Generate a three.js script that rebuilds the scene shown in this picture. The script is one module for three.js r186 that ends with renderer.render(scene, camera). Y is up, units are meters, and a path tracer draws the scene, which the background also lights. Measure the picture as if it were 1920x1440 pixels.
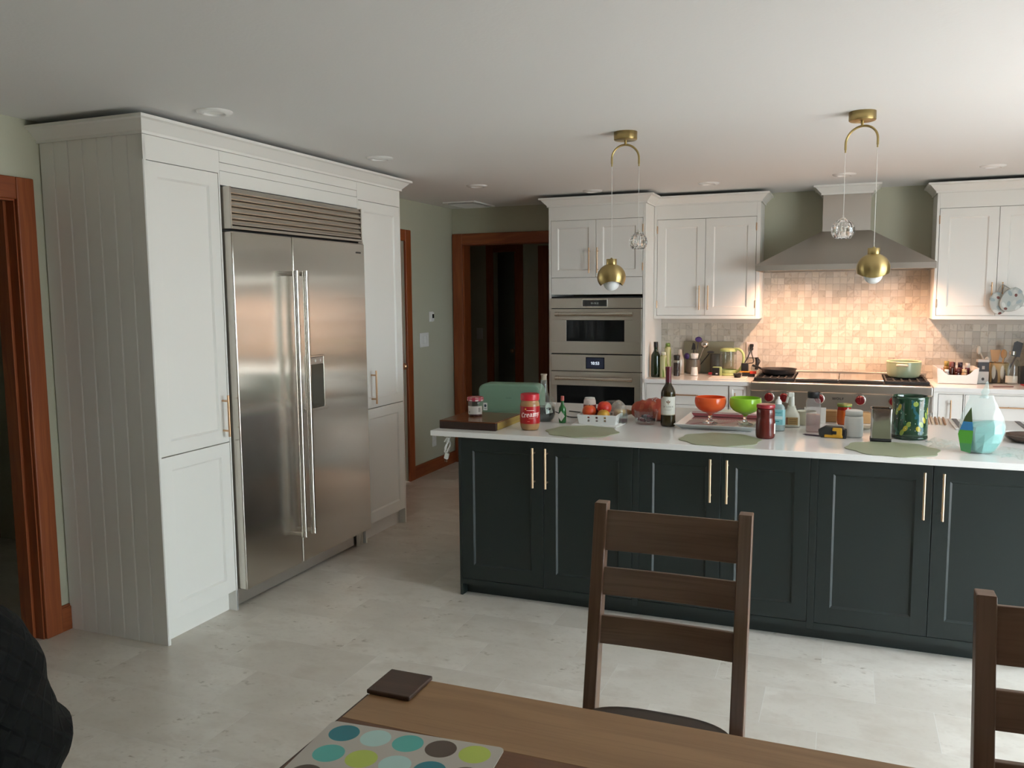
import * as THREE from 'three';
import { RoundedBoxGeometry } from 'three/addons/geometries/RoundedBoxGeometry.js';
import { mergeGeometries } from 'three/addons/utils/BufferGeometryUtils.js';
import { FontLoader } from 'three/addons/loaders/FontLoader.js';
import { TextGeometry } from 'three/addons/geometries/TextGeometry.js';
import { RectAreaLightUniformsLib } from 'three/addons/lights/RectAreaLightUniformsLib.js';

// ---------------------------------------------------------------- camera, sky, lights, exposure
const scene = new THREE.Scene();
const renderer = new THREE.WebGLRenderer({ antialias: true });
renderer.toneMapping = THREE.LinearToneMapping;
renderer.toneMappingExposure = 1.36;
renderer.shadowMap.enabled = true;
RectAreaLightUniformsLib.init();

const camera = new THREE.PerspectiveCamera(49.09, 4 / 3, 0.05, 80);
camera.position.set(2.8376, 1.5853, 2.8581);
camera.rotation.set(-0.1053, 0.3785, -0.0086, 'YXZ');

scene.background = new THREE.Color(0.80, 0.905, 1.0);          // bright overcast sky
scene.backgroundIntensity = 10;

const H = 2.387, XL = -0.615, XR = 5.5, ZB = -4.34, ZR = 4.5;      // room shell
function daylight(name, w, h, pos, look, intensity, color) {        // sky light entering through one glazed opening
  const l = new THREE.RectAreaLight(color, intensity, w, h);
  l.name = name; l.position.set(...pos); l.lookAt(...look); scene.add(l);
}
const SKY = new THREE.Color(0.86, 0.925, 1.0);
daylight('patio_daylight', 2.55, 1.95, [XR - 0.03, 1.05, -0.4], [0, 1.05, -0.4], 3.9, SKY);
daylight('rear_daylight', 0.26, 1.9, [2.35, 1.05, ZR - 0.03], [2.35, 1.05, 0], 0.4, SKY);

// ---------------------------------------------------------------- helpers
let seed = 12345;
const rnd = () => ((seed = (seed * 1664525 + 1013904223) >>> 0) / 4294967296);
const rr = (a, b) => a + (b - a) * rnd();
const C = (r, g, b) => new THREE.Color().setRGB(r, g, b);
const taken = new Map();
function numbered(n) { const k = taken.get(n) ?? 0; taken.set(n, k + 1); return k ? `${n}_${String(k).padStart(3, '0')}` : n; }
function flat(g) {
  let o = g.index ? g.toNonIndexed() : g;
  for (const k of Object.keys(o.attributes)) if (!['position', 'normal', 'uv'].includes(k)) o.deleteAttribute(k);
  if (!o.attributes.normal) o.computeVertexNormals();
  if (!o.attributes.uv) o.setAttribute('uv', new THREE.BufferAttribute(new Float32Array(o.attributes.position.count * 2), 2));
  o.morphAttributes = {};
  return o;
}
const merge = (list) => (list.length === 1 ? flat(list[0]) : mergeGeometries(list.map(flat)));
function metreUV(g, grain = 'y', ou = 0, ov = 0) {                   // uv in metres, u along the grain
  const p = g.attributes.position, n = g.attributes.normal, uv = g.attributes.uv, ax = ['x', 'y', 'z'];
  for (let i = 0; i < p.count; i += 3) {
    const N = [0, 0, 0];
    for (let k = 0; k < 3; k++) { N[0] += n.getX(i + k); N[1] += n.getY(i + k); N[2] += n.getZ(i + k); }
    const A = N.map(Math.abs), d = A[0] >= A[1] && A[0] >= A[2] ? 0 : A[1] >= A[2] ? 1 : 2;
    let ua = ax.indexOf(grain);
    if (ua === d) ua = d === 1 ? 0 : d === 0 ? 2 : 0;
    const va = 3 - d - ua;
    for (let k = 0; k < 3; k++) {
      const q = [p.getX(i + k), p.getY(i + k), p.getZ(i + k)];
      uv.setXY(i + k, q[ua] + ou, q[va] + ov);
    }
  }
  return g;
}
function mesh(name, geos, mat, parent, grain) {
  const g = merge(Array.isArray(geos) ? geos : [geos]);
  if (mat.userData.metre) metreUV(g, grain ?? 'y', mat.userData.still ? 0 : rr(0, 3), mat.userData.still ? 0 : rr(0, 3));
  const m = new THREE.Mesh(g, mat);
  m.name = parent === scene || !parent ? numbered(name) : name;
  m.castShadow = m.receiveShadow = true;
  (parent ?? scene).add(m);
  return m;
}
function thing(name, label, category, pos = [0, 0, 0], turn = 0, group) {
  const o = new THREE.Group(); o.name = numbered(name); scene.add(o);
  o.position.set(...pos); o.rotation.y = turn; o.userData = { label, category };
  if (group) o.userData.group = group;
  return o;
}
function tag(o, label, category, group) { o.userData = { ...o.userData, label, category }; if (group) o.userData.group = group; return o; }
function struct(name, geos, mat, label, grain) { const m = mesh(name, geos, mat, scene, grain); m.userData.kind = 'structure'; if (label) { m.userData.label = label; m.userData.category = name.split('_')[0]; } return m; }
const at = (g, x, y, z) => g.translate(x, y, z);
const box = (w, h, d, x = 0, y = 0, z = 0) => at(new THREE.BoxGeometry(w, h, d), x, y, z);
const span = (x0, x1, y0, y1, z0, z1) => box(x1 - x0, y1 - y0, z1 - z0, (x0 + x1) / 2, (y0 + y1) / 2, (z0 + z1) / 2);
const rbox = (w, h, d, x = 0, y = 0, z = 0, r = 0.003, s = 1) => at(new RoundedBoxGeometry(w, h, d, s, Math.min(r, w / 2.01, h / 2.01, d / 2.01)), x, y, z);
const rspan = (x0, x1, y0, y1, z0, z1, r = 0.003, s = 1) => rbox(x1 - x0, y1 - y0, z1 - z0, (x0 + x1) / 2, (y0 + y1) / 2, (z0 + z1) / 2, r, s);
const V2 = (a) => a.map(([x, y]) => new THREE.Vector2(x, y));
const V3 = (a) => a.map(([x, y, z]) => new THREE.Vector3(x, y, z));
const lathe = (pts, seg = 28) => new THREE.LatheGeometry(V2(pts), seg);
function smoothLathe(pts, n = 40, seg = 28) {                          // spline through the profile
  const c = new THREE.CatmullRomCurve3(V3(pts.map(([x, y]) => [x, y, 0])), false, 'centripetal');
  return lathe(c.getPoints(n).map((p) => [Math.max(0, p.x), p.y]), seg);
}
function heightUV(g, h) { const p = g.attributes.position, uv = g.attributes.uv; for (let i = 0; i < p.count; i++) uv.setY(i, p.getY(i) / h); return g; }
const cyl = (r, h, x = 0, y = 0, z = 0, r2 = r, seg = 24) => at(new THREE.CylinderGeometry(r2, r, h, seg), x, y, z);
const ball = (r, x = 0, y = 0, z = 0, sx = 1, sy = 1, sz = 1, seg = 20) => at(new THREE.SphereGeometry(r, seg, Math.ceil(seg * 0.7)).scale(sx, sy, sz), x, y, z);
const tube = (pts, r, n = 24, seg = 8, closed = false) => new THREE.TubeGeometry(new THREE.CatmullRomCurve3(V3(pts), closed), n, r, seg, closed);
function capped(pts, r, n = 24, seg = 8) { const e = pts.length - 1; return [tube(pts, r, n, seg), ball(r, ...pts[0], 1, 1, 1, 8), ball(r, ...pts[e], 1, 1, 1, 8)]; }
function rod(a, b, r, seg = 12) {
  const A = new THREE.Vector3(...a), B = new THREE.Vector3(...b), d = B.clone().sub(A), g = new THREE.CylinderGeometry(r, r, d.length(), seg);
  g.applyQuaternion(new THREE.Quaternion().setFromUnitVectors(new THREE.Vector3(0, 1, 0), d.normalize()));
  const m = A.add(B).multiplyScalar(0.5); return g.translate(m.x, m.y, m.z);
}
function extrude(pts, depth, bevel = 0, holes = []) {
  const s = new THREE.Shape(V2(pts)); for (const h of holes) s.holes.push(new THREE.Path(V2(h)));
  return new THREE.ExtrudeGeometry(s, { depth: depth - 2 * bevel, bevelEnabled: bevel > 0, bevelSize: bevel, bevelThickness: bevel, bevelSegments: 2, curveSegments: 24 }).translate(0, 0, bevel);
}
function prism(bottom, top) {                                           // two matching rings of points joined, closed
  const P = [], n = bottom.length, tri = (a, b, c) => P.push(...a, ...b, ...c);
  for (let i = 0; i < n; i++) { const j = (i + 1) % n; tri(bottom[i], bottom[j], top[j]); tri(bottom[i], top[j], top[i]); }
  for (let i = 1; i < n - 1; i++) { tri(bottom[0], bottom[i + 1], bottom[i]); tri(top[0], top[i], top[i + 1]); }
  const g = new THREE.BufferGeometry(); g.setAttribute('position', new THREE.Float32BufferAttribute(P, 3)); g.computeVertexNormals();
  return g;
}
function loft(rings, smooth = true, cap = true) {                      // rings of points, bottom to top
  const n = rings[0].length, pos = [], idx = [];
  for (const r of rings) for (const p of r) pos.push(...p);
  for (let k = 0; k < rings.length - 1; k++) for (let i = 0; i < n; i++) {
    const j = (i + 1) % n, a = k * n + i, b = k * n + j, c = a + n, d = b + n;
    idx.push(a, d, b, a, c, d);
  }
  if (cap) for (const [k, f] of [[0, 1], [rings.length - 1, 0]]) {
    const ci = pos.length / 3, r = rings[k], m = [0, 1, 2].map((q) => r.reduce((s, p) => s + p[q], 0) / n); pos.push(...m);
    for (let i = 0; i < n; i++) { const j = (i + 1) % n; f ? idx.push(ci, k * n + i, k * n + j) : idx.push(ci, k * n + j, k * n + i); }
  }
  let g = new THREE.BufferGeometry(); g.setAttribute('position', new THREE.Float32BufferAttribute(pos, 3)); g.setIndex(idx);
  if (!smooth) g = g.toNonIndexed();
  g.computeVertexNormals(); return g;
}
const ringXZ = (cx, y, cz, rx, rz, n = 24, p = 2) => Array.from({ length: n }, (_, i) => {
  const a = -i / n * 2 * Math.PI, c = Math.cos(a), s = Math.sin(a);
  return [cx + rx * Math.sign(c) * Math.abs(c) ** (2 / p), y, cz + rz * Math.sign(s) * Math.abs(s) ** (2 / p)];
});
// crown moulding: a profile [out, up] swept along a plan path with mitred corners; the outside lies to the right of the path
function crown(path, profile, y) {
  const n = path.length, out = [];
  for (let i = 0; i < n; i++) {
    const d = (a, b) => { const x = b[0] - a[0], z = b[1] - a[1], l = Math.hypot(x, z); return [-z / l, x / l]; };
    const n0 = i ? d(path[i - 1], path[i]) : null, n1 = i < n - 1 ? d(path[i], path[i + 1]) : null;
    let m = n0 && n1 ? [n0[0] + n1[0], n0[1] + n1[1]] : n0 ?? n1;
    if (n0 && n1) { const k = 1 + n0[0] * n1[0] + n0[1] * n1[1]; m = [m[0] / k, m[1] / k]; }
    out.push(profile.map(([o, u]) => [path[i][0] + m[0] * o, y + u, path[i][1] + m[1] * o]));
  }
  const P = [], k = profile.length, tri = (a, b, c) => P.push(...a, ...b, ...c);
  for (let i = 0; i < n - 1; i++) for (let j = 0; j < k; j++) { const q = (j + 1) % k; tri(out[i][j], out[i][q], out[i + 1][q]); tri(out[i][j], out[i + 1][q], out[i + 1][j]); }
  for (const [r, f] of [[out[0], 1], [out[n - 1], 0]]) { const t = THREE.ShapeUtils.triangulateShape(V2(profile), []); for (const [a, b, c] of t) f ? tri(r[a], r[c], r[b]) : tri(r[a], r[b], r[c]); }
  const g = new THREE.BufferGeometry(); g.setAttribute('position', new THREE.Float32BufferAttribute(P, 3)); g.computeVertexNormals();
  return g;
}
const CROWN = [[0, 0], [0.012, 0], [0.012, 0.012], [0.02, 0.02], [0.05, 0.052], [0.058, 0.055], [0.066, 0.057], [0.066, 0.07], [0, 0.07]];

// ---------------------------------------------------------------- textures
function hash(x, y, s) { let h = (x * 374761393 + y * 668265263 + s * 1442695041) | 0; h = Math.imul(h ^ (h >>> 13), 1274126177); return ((h ^ (h >>> 16)) >>> 0) / 4294967296; }
function vnoise(x, y, px, py, s) {                                      // value noise that repeats after px, py cells
  const ix = Math.floor(x), iy = Math.floor(y), fx = x - ix, fy = y - iy, u = fx * fx * (3 - 2 * fx), v = fy * fy * (3 - 2 * fy), w = (a, p) => ((a % p) + p) % p;
  const a = hash(w(ix, px), w(iy, py), s), b = hash(w(ix + 1, px), w(iy, py), s), c = hash(w(ix, px), w(iy + 1, py), s), d = hash(w(ix + 1, px), w(iy + 1, py), s);
  return a + (b - a) * u + (c - a) * v + (a - b - c + d) * u * v;
}
function fbm(u, v, fx, fy, s, o = 4) { let t = 0, a = 0.5, n = 0; for (let i = 0; i < o; i++) { t += a * vnoise(u * fx, v * fy, fx, fy, s + i); n += a; a *= 0.5; fx *= 2; fy *= 2; } return t / n; }
function tex(w, h, fn, metres = [1, 1], srgb = true) {
  const d = new Uint8Array(w * h * 4);
  for (let y = 0; y < h; y++) for (let x = 0; x < w; x++) { const c = fn(x / w, y / h), i = (y * w + x) * 4; for (let k = 0; k < 3; k++) d[i + k] = Math.max(0, Math.min(255, c[k] * 255)); d[i + 3] = 255; }
  const t = new THREE.DataTexture(d, w, h, THREE.RGBAFormat);
  t.wrapS = t.wrapT = THREE.RepeatWrapping; t.magFilter = THREE.LinearFilter; t.minFilter = THREE.LinearMipmapLinearFilter; t.generateMipmaps = true;
  if (srgb) t.colorSpace = THREE.SRGBColorSpace;
  t.repeat.set(1 / metres[0], 1 / metres[1]); t.needsUpdate = true; return t;
}
const mix3 = (a, b, t) => a.map((v, i) => v + (b[i] - v) * t);
const clamp = (x) => Math.max(0, Math.min(1, x));
const woodTex = (a, b, c, s) => tex(512, 512, (u, v) => {
  const warp = fbm(u, v, 2, 3, s, 3) * 0.35, g = fbm(u, v + warp, 3, 28, s + 9, 4), fine = fbm(u, v, 6, 180, s + 20, 2), blot = fbm(u, v, 3, 4, s + 40, 3);
  let k = mix3(a, b, clamp((g - 0.3) * 1.9)); k = mix3(k, c, clamp((fine - 0.55) * 1.3)); return mix3(k, b, clamp((blot - 0.5) * 1.2));
}, [1.2, 0.6]);
function M(o) { const { metre, still, ...p } = o; const phys = ['transmission', 'clearcoat', 'sheen', 'anisotropy', 'ior'].some((k) => k in p); const m = phys ? new THREE.MeshPhysicalMaterial(p) : new THREE.MeshStandardMaterial(p); if (metre) m.userData.metre = true; if (still) m.userData.still = true; return m; }
const paintBump = tex(256, 256, (u, v) => { const k = fbm(u, v, 24, 24, 3, 3); return [k, k, k]; }, [0.35, 0.35], false);
const stippleBump = tex(512, 512, (u, v) => { const k = fbm(u, v, 60, 60, 5, 3); return [k, k, k]; }, [0.6, 0.6], false);
const brushBump = tex(512, 512, (u, v) => { const k = fbm(u, v, 256, 4, 7, 2); return [k, k, k]; }, [0.3, 0.6], false);

const rippleBump = tex(256, 256, (u, v) => { const k = fbm(u, v, 2, 7, 41, 2); return [k, k, k]; }, [1.4, 1.0], false);
const stoneTex = tex(1024, 1024, (u, v) => {
  const patch = fbm(u, v, 5, 8, 11, 5), mott = fbm(u, v, 18, 30, 12, 5), grain = fbm(u, v, 120, 160, 16, 2), vein = 1 - Math.abs(fbm(u + fbm(u, v, 6, 6, 19, 2) * 0.1, v, 4, 11, 13, 4) - 0.5) * 2, spot = fbm(u, v, 60, 100, 14, 3), where = fbm(u, v, 9, 12, 15, 3);
  let k = mix3([0.81, 0.78, 0.735], [0.88, 0.855, 0.815], clamp((patch - 0.28) * 2.1));
  k = mix3(k, [0.775, 0.735, 0.685], clamp((mott - 0.5) * 1.9));
  k = mix3(k, [0.91, 0.895, 0.86], clamp((vein - 0.95) * 9) * clamp((where - 0.45) * 4) * 0.8);
  k = mix3(k, [0.75, 0.71, 0.66], clamp((grain - 0.55) * 1.4) * 0.5);
  return mix3(k, [0.64, 0.595, 0.535], clamp((spot - 0.70) * 6) * clamp((where - 0.46) * 4));
}, [1.9, 1.9]);
const marbleTex = tex(1024, 1024, (u, v) => {
  const w = fbm(u, v, 6, 6, 31, 3) * 0.35, vein = 1 - Math.abs(fbm(u + w, v + w, 9, 9, 33, 4) - 0.5) * 2, cloud = fbm(u, v, 12, 12, 35, 4), gold = fbm(u, v, 7, 7, 37, 3);
  let k = mix3([0.88, 0.865, 0.835], [0.82, 0.795, 0.75], clamp((cloud - 0.42) * 2.0));
  k = mix3(k, mix3([0.68, 0.66, 0.63], [0.70, 0.62, 0.52], clamp((gold - 0.4) * 4)), clamp((vein - 0.92) * 6));
  return k;
}, [1, 1]);

// ---------------------------------------------------------------- materials
const WHITE = M({ color: C(0.83, 0.815, 0.77), roughness: 0.42, bumpMap: paintBump, bumpScale: 0.00008, metre: true });
const CEIL = M({ color: C(0.80, 0.80, 0.785), roughness: 0.9, bumpMap: stippleBump, bumpScale: 0.0003, metre: true });
const SAGE = M({ color: C(0.48, 0.475, 0.365), roughness: 0.75, bumpMap: stippleBump, bumpScale: 0.0003, metre: true });
const GREEN = M({ color: C(0.0115, 0.0185, 0.0175), roughness: 0.42, bumpMap: paintBump, bumpScale: 0.00008, metre: true });
const CHERRY = M({ map: woodTex([0.62, 0.34, 0.18], [0.52, 0.26, 0.13], [0.42, 0.20, 0.10], 50), roughness: 0.38, metre: true });
const WALNUT = M({ map: woodTex([0.47, 0.36, 0.29], [0.39, 0.285, 0.22], [0.33, 0.24, 0.185], 70), roughness: 0.36, metre: true });
const TABLE = M({ map: woodTex([0.64, 0.50, 0.36], [0.575, 0.44, 0.31], [0.53, 0.40, 0.28], 90), roughness: 0.42, metre: true });
const TABLE_MID = M({ map: woodTex([0.46, 0.31, 0.21], [0.39, 0.26, 0.175], [0.34, 0.22, 0.15], 100), roughness: 0.42, metre: true });
const TABLE_DARK = M({ map: woodTex([0.31, 0.215, 0.165], [0.25, 0.17, 0.13], [0.20, 0.135, 0.10], 110), roughness: 0.4, metre: true });
const STONE = M({ map: stoneTex, roughness: 0.28, metre: true });
const GROUT = M({ color: C(0.76, 0.74, 0.70), roughness: 0.9 });
const QUARTZ = M({ color: C(0.86, 0.85, 0.825), roughness: 0.12, metre: true });
const STEEL = M({ color: C(0.62, 0.585, 0.53), metalness: 1, roughness: 0.175, anisotropy: 1, bumpMap: rippleBump, bumpScale: 0.0006, metre: true });
const STEEL_H = M({ color: C(0.66, 0.62, 0.565), metalness: 1, roughness: 0.32, anisotropy: 0.6, metre: true });
const STEEL_HOOD = M({ color: C(0.56, 0.525, 0.48), metalness: 1, roughness: 0.34, anisotropy: 0.6, metre: true });
const STEEL_DULL = M({ color: C(0.50, 0.47, 0.43), metalness: 1, roughness: 0.45, metre: true });
const POLISHED = M({ color: C(0.68, 0.64, 0.58), metalness: 1, roughness: 0.18 });
const BRASS = M({ color: C(0.50, 0.385, 0.17), metalness: 1, roughness: 0.36, anisotropy: 0.85, anisotropyRotation: Math.PI / 2 });
const ROSE = M({ color: C(0.62, 0.40, 0.24), metalness: 1, roughness: 0.3 });
const BLACK = M({ color: C(0.012, 0.012, 0.013), roughness: 0.45 });
const BLACK_GLASS = M({ color: C(0.006, 0.007, 0.008), roughness: 0.06, ior: 1.3 });
const IRON = M({ color: C(0.018, 0.017, 0.017), roughness: 0.5 });
const GAP = M({ color: C(0.015, 0.015, 0.015), roughness: 0.9 });
const PLASTIC_WHITE = M({ color: C(0.78, 0.78, 0.75), roughness: 0.4 });
const CLEAR = M({ color: C(0.93, 0.96, 0.96), transmission: 1, thickness: 0, roughness: 0.03, ior: 1.5 });
const CRYSTAL = M({ color: C(0.97, 0.98, 0.98), transmission: 1, thickness: 0.02, roughness: 0.02, ior: 1.5 });
const FILM = M({ color: C(0.86, 0.93, 0.92), transmission: 0.85, thickness: 0, roughness: 0.25, ior: 1.4 });
const col = (r, g, b, roughness = 0.45, extra = {}) => M({ color: C(r, g, b), roughness, ...extra });

// printed labels
function print(w, h, draw) {
  const c = document.createElement('canvas'); c.width = w; c.height = h; const x = c.getContext('2d'); draw(x, w, h);
  const t = new THREE.CanvasTexture(c); t.colorSpace = THREE.SRGBColorSpace; return t;
}
const printed = (w, h, draw, roughness = 0.5) => M({ map: print(w, h, draw), roughness });
function word(x, text, px, py, size, fill, font = 'sans-serif', style = 'bold') { x.fillStyle = fill; x.font = `${style} ${size}px ${font}`; x.textAlign = 'center'; x.textBaseline = 'middle'; x.fillText(text, px, py); }
// a label wrapped on a cylinder, centred on the direction a (0 = +z)
const wrap = (r, h, y, a, arc) => at(new THREE.CylinderGeometry(r, r, h, 24, 1, true, a - arc / 2, arc), 0, y, 0);

// ================================================================ THE ROOM
function shell(name, label) { const o = new THREE.Group(); o.name = numbered(name); o.userData = { kind: 'structure', label, category: name.split('_')[0] }; scene.add(o); return o; }
// floor: slab of grout with 12 x 24 inch limestone tiles in a one-third bond
{
  const f = struct('floor', [span(-2.6, XR + 0.15, -0.1, -0.0002, -7.2, ZR + 0.15)], GROUT, 'pale beige limestone tile floor');
  const ROW = 0.305, LEN = 0.61, J = 0.0016, cache = new Map();
  const hidden = [[XL, -0.06, -2.24, 0], [1.0, 3.62, -2.15, -1.15], [0.6, 4.9, ZB, -3.8]];
  const far = [];
  const tile = (x0, x1, z0, z1) => {
    const w = x1 - x0 - J, d = z1 - z0 - J;
    if (w < 0.03 || d < 0.03) return;
    if (hidden.some(([a, b, c, e]) => x0 > a && x1 < b && z0 > c && z1 < e)) return;
    const k = Math.floor(rnd() * 7), key = `${w.toFixed(3)}|${d.toFixed(3)}|${k}`;
    if (!cache.has(key)) {
      const g = flat(prism([[-w / 2, -0.009, d / 2], [w / 2, -0.009, d / 2], [w / 2, -0.009, -d / 2], [-w / 2, -0.009, -d / 2]], [[-w / 2, 0, d / 2], [w / 2, 0, d / 2], [w / 2, 0, -d / 2], [-w / 2, 0, -d / 2]]));
      cache.set(key, metreUV(g, 'x', k * 0.37 + 0.11, k * 0.53));
    }
    if (x0 > 4.3 || z0 > 3.2) { far.push(cache.get(key).clone().translate((x0 + x1) / 2, 0, (z0 + z1) / 2)); return; }
    const m = new THREE.Mesh(cache.get(key), STONE); m.name = 'tile'; m.position.set((x0 + x1) / 2, 0, (z0 + z1) / 2); m.castShadow = m.receiveShadow = true; f.add(m);
  };
  for (let k = -14; k <= 16; k++) {
    const z0 = -0.545 + k * ROW, z1 = z0 + ROW; if (z1 < ZB || z0 > ZR) continue;
    for (let i = -12; i < 12; i++) {
      const x0 = 3.19 + k * 0.2033 + i * LEN, x1 = x0 + LEN; if (x1 < XL || x0 > XR) continue;
      tile(Math.max(x0, XL), Math.min(x1, XR), Math.max(z0, ZB), Math.min(z1, ZR));
    }
  }
  { const m = new THREE.Mesh(mergeGeometries(far), STONE); m.name = 'distant_tiles'; m.userData.kind = 'stuff'; m.castShadow = m.receiveShadow = true; f.add(m); }
  const side = mesh('side_room_paving', [span(-2.5, XL, -0.009, 0, -1.0, 2.6), span(-2.3, 1.5, -0.009, 0, -7.0, ZB)], STONE, f, 'x'); side.userData.kind = 'stuff';
}
struct('ceiling', [span(-2.6, XR + 0.15, H, H + 0.1, -7.2, ZR + 0.15)], CEIL, 'smooth off-white ceiling');
struct('wall_left', [
  span(XL - 0.12, XL, 0, H, ZB - 0.12, -3.40), span(XL - 0.12, XL, 2.05, H, -3.40, -2.55), span(XL - 0.12, XL, 0, H, -2.55, 0.125),
  span(XL - 0.12, XL, 2.04, H, 0.125, 0.99), span(XL - 0.12, XL, 0, H, 0.99, ZR),
], SAGE, 'sage green wall behind the refrigerator cabinets');
struct('wall_back', [span(XL, -0.515, 0, H, ZB - 0.12, ZB), span(-0.515, 0.44, 2.07, H, ZB - 0.12, ZB), span(0.44, XR, 0, H, ZB - 0.12, ZB)], SAGE, 'sage green wall behind the range and ovens');
struct('wall_right', [span(XR, XR + 0.15, 0, H, ZB, -1.75), span(XR, XR + 0.15, 2.06, H, -1.75, 0.95), span(XR, XR + 0.15, 0, H, 0.95, ZR)], SAGE, 'sage green wall with the wide patio door');
struct('wall_rear', [span(XL - 0.12, 2.18, 0, H, ZR, ZR + 0.15), span(2.18, 2.52, 2.06, H, ZR, ZR + 0.15), span(2.52, XR + 0.15, 0, H, ZR, ZR + 0.15)], M({ color: C(0.27, 0.195, 0.135), roughness: 0.8 }), 'warm brown wall behind the dining table');
// hall beyond the back wall, and the room beyond the left wall
struct('wall_hall_rear', [span(-2.3, -0.73, 0, H, -5.72, -5.6), span(-0.73, -0.42, 2.05, H, -5.72, -5.6), span(-0.42, 1.5, 0, H, -5.72, -5.6)], SAGE, 'dim sage wall at the end of the hallway');
struct('wall_hall_side', [span(-2.42, -2.3, 0, H, -7.1, ZB), span(1.5, 1.62, 0, H, -7.1, ZB - 0.12), span(-2.3, 1.5, 0, H, -7.1, -6.98), span(-2.3, XL - 0.12, 0, H, ZB - 0.12, ZB)], SAGE, 'dim hallway side walls');
struct('wall_side_room', [span(-2.52, -2.4, 0, H, -1.1, 2.7), span(-2.4, XL - 0.12, 0, H, -1.1, -0.98), span(-2.4, XL - 0.12, 0, H, 2.58, 2.7)], SAGE, 'dim walls of the room beyond the left doorway');
struct('baseboard_side_room', [span(-2.4, -2.385, 0, 0.14, -0.98, 2.58)], CHERRY, 'dark wood baseboard in the room beyond the left doorway', 'z');
struct('baseboard_left', [rspan(XL, XL + 0.016, 0, 0.105, ZB, -3.5), rspan(XL, XL + 0.012, 0.1, 0.112, ZB, -3.5)], CHERRY, 'reddish wood baseboard under the light switches', 'z');
struct('baseboard_corner', [rspan(XL, XL + 0.018, 0, 0.115, 0.0, 0.056), rspan(XL, XL + 0.012, 0.11, 0.125, 0.0, 0.056)], CHERRY, 'short wood baseboard beside the left doorway', 'z');

const casing = (name, label, parts) => { const o = shell(name, label); for (const [n, g, grain] of parts) mesh(n, g, CHERRY, o, grain); return o; };
casing('trim_1', 'cherry wood casing of the left doorway', [
  ['stile', rspan(XL, XL + 0.022, 0, 2.125, 0.053, 0.142, 0.006, 2), 'y'], ['stile', rspan(XL, XL + 0.022, 0, 2.125, 0.975, 1.065, 0.006, 2), 'y'], ['head', rspan(XL, XL + 0.022, 2.027, 2.125, 0.1422, 0.9748, 0.006, 2), 'z'],
  ['jamb', [span(XL - 0.135, XL + 0.004, 0, 2.035, 0.126, 0.148), span(XL - 0.085, XL - 0.045, 0, 2.02, 0.148, 0.162)], 'y'], ['jamb', span(XL - 0.135, XL + 0.004, 0, 2.035, 0.968, 0.989), 'y'], ['jamb_head', span(XL - 0.135, XL + 0.004, 2.02, 2.039, 0.148, 0.968), 'z'],
]);
casing('trim_2', 'cherry wood casing of the side door past the refrigerator', [
  ['stile', rspan(XL, XL + 0.022, 0, 2.135, -3.495, -3.40, 0.006, 2), 'y'], ['stile', rspan(XL, XL + 0.022, 0, 2.135, -2.55, -2.455, 0.006, 2), 'y'], ['head', rspan(XL, XL + 0.022, 2.04, 2.135, -3.3998, -2.5502, 0.006, 2), 'z'],
]);
{ const d = struct('door_2', [rspan(XL - 0.06, XL - 0.02, 0.01, 2.045, -3.395, -2.555)], CHERRY, 'wood side door past the refrigerator'); mesh('knob', ball(0.028, XL + 0.025, 1.0, -3.33), ROSE, d); mesh('knob_stem', rod([XL - 0.02, 1.0, -3.33], [XL + 0.01, 1.0, -3.33], 0.01), ROSE, d); }
casing('trim_3', 'wide cherry wood casing of the hallway opening', [
  ['stile', rspan(-0.607, -0.507, 0, 2.155, ZB, ZB + 0.022, 0.006, 2), 'y'], ['stile', rspan(0.432, 0.528, 0, 2.155, ZB, ZB + 0.022, 0.006, 2), 'y'], ['head', rspan(-0.5068, 0.4318, 2.055, 2.155, ZB, ZB + 0.022, 0.006, 2), 'x'],
  ['jamb', span(-0.514, -0.494, 0, 2.068, ZB - 0.135, ZB + 0.003), 'y'], ['jamb', span(0.42, 0.439, 0, 2.068, ZB - 0.135, ZB + 0.003), 'y'], ['jamb_head', span(-0.494, 0.42, 2.05, 2.069, ZB - 0.135, ZB + 0.003), 'x'],
]);
casing('trim_4', 'dark wood casing of the far hallway door', [
  ['stile', rspan(-0.81, -0.73, 0, 2.13, -5.6, -5.578), 'y'], ['stile', rspan(-0.47, -0.385, 0, 2.13, -5.6, -5.578), 'y'], ['head', rspan(-0.7298, -0.4702, 2.045, 2.13, -5.6, -5.578), 'x'],
]);
casing('trim_5', 'dark wood door casing at the right of the hallway', [['stile', rspan(-0.21, -0.10, 0, 2.1, -5.6, -5.575), 'y'], ['panel', rspan(-0.10, 0.75, 0.01, 2.06, -5.6, -5.58), 'y']]);
{ const d = struct('door_1', [at(new THREE.BoxGeometry(0.035, 2.03, 0.74).rotateY(0.05), -0.50, 1.02, -6.0)], CHERRY, 'half-open dark wood door at the end of the hallway'); mesh('knob', ball(0.027, -0.55, 0.98, -5.68), ROSE, d); }
{ // dull broom-like pole leaning in the far doorway
  const m = mesh('leaning_board', [rod([-0.70, 0.0, -6.15], [-0.62, 0.95, -6.3], 0.02)], col(0.12, 0.11, 0.1), scene); tag(m, 'dim grey pole leaning inside the far hallway doorway', 'pole');
}
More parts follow.
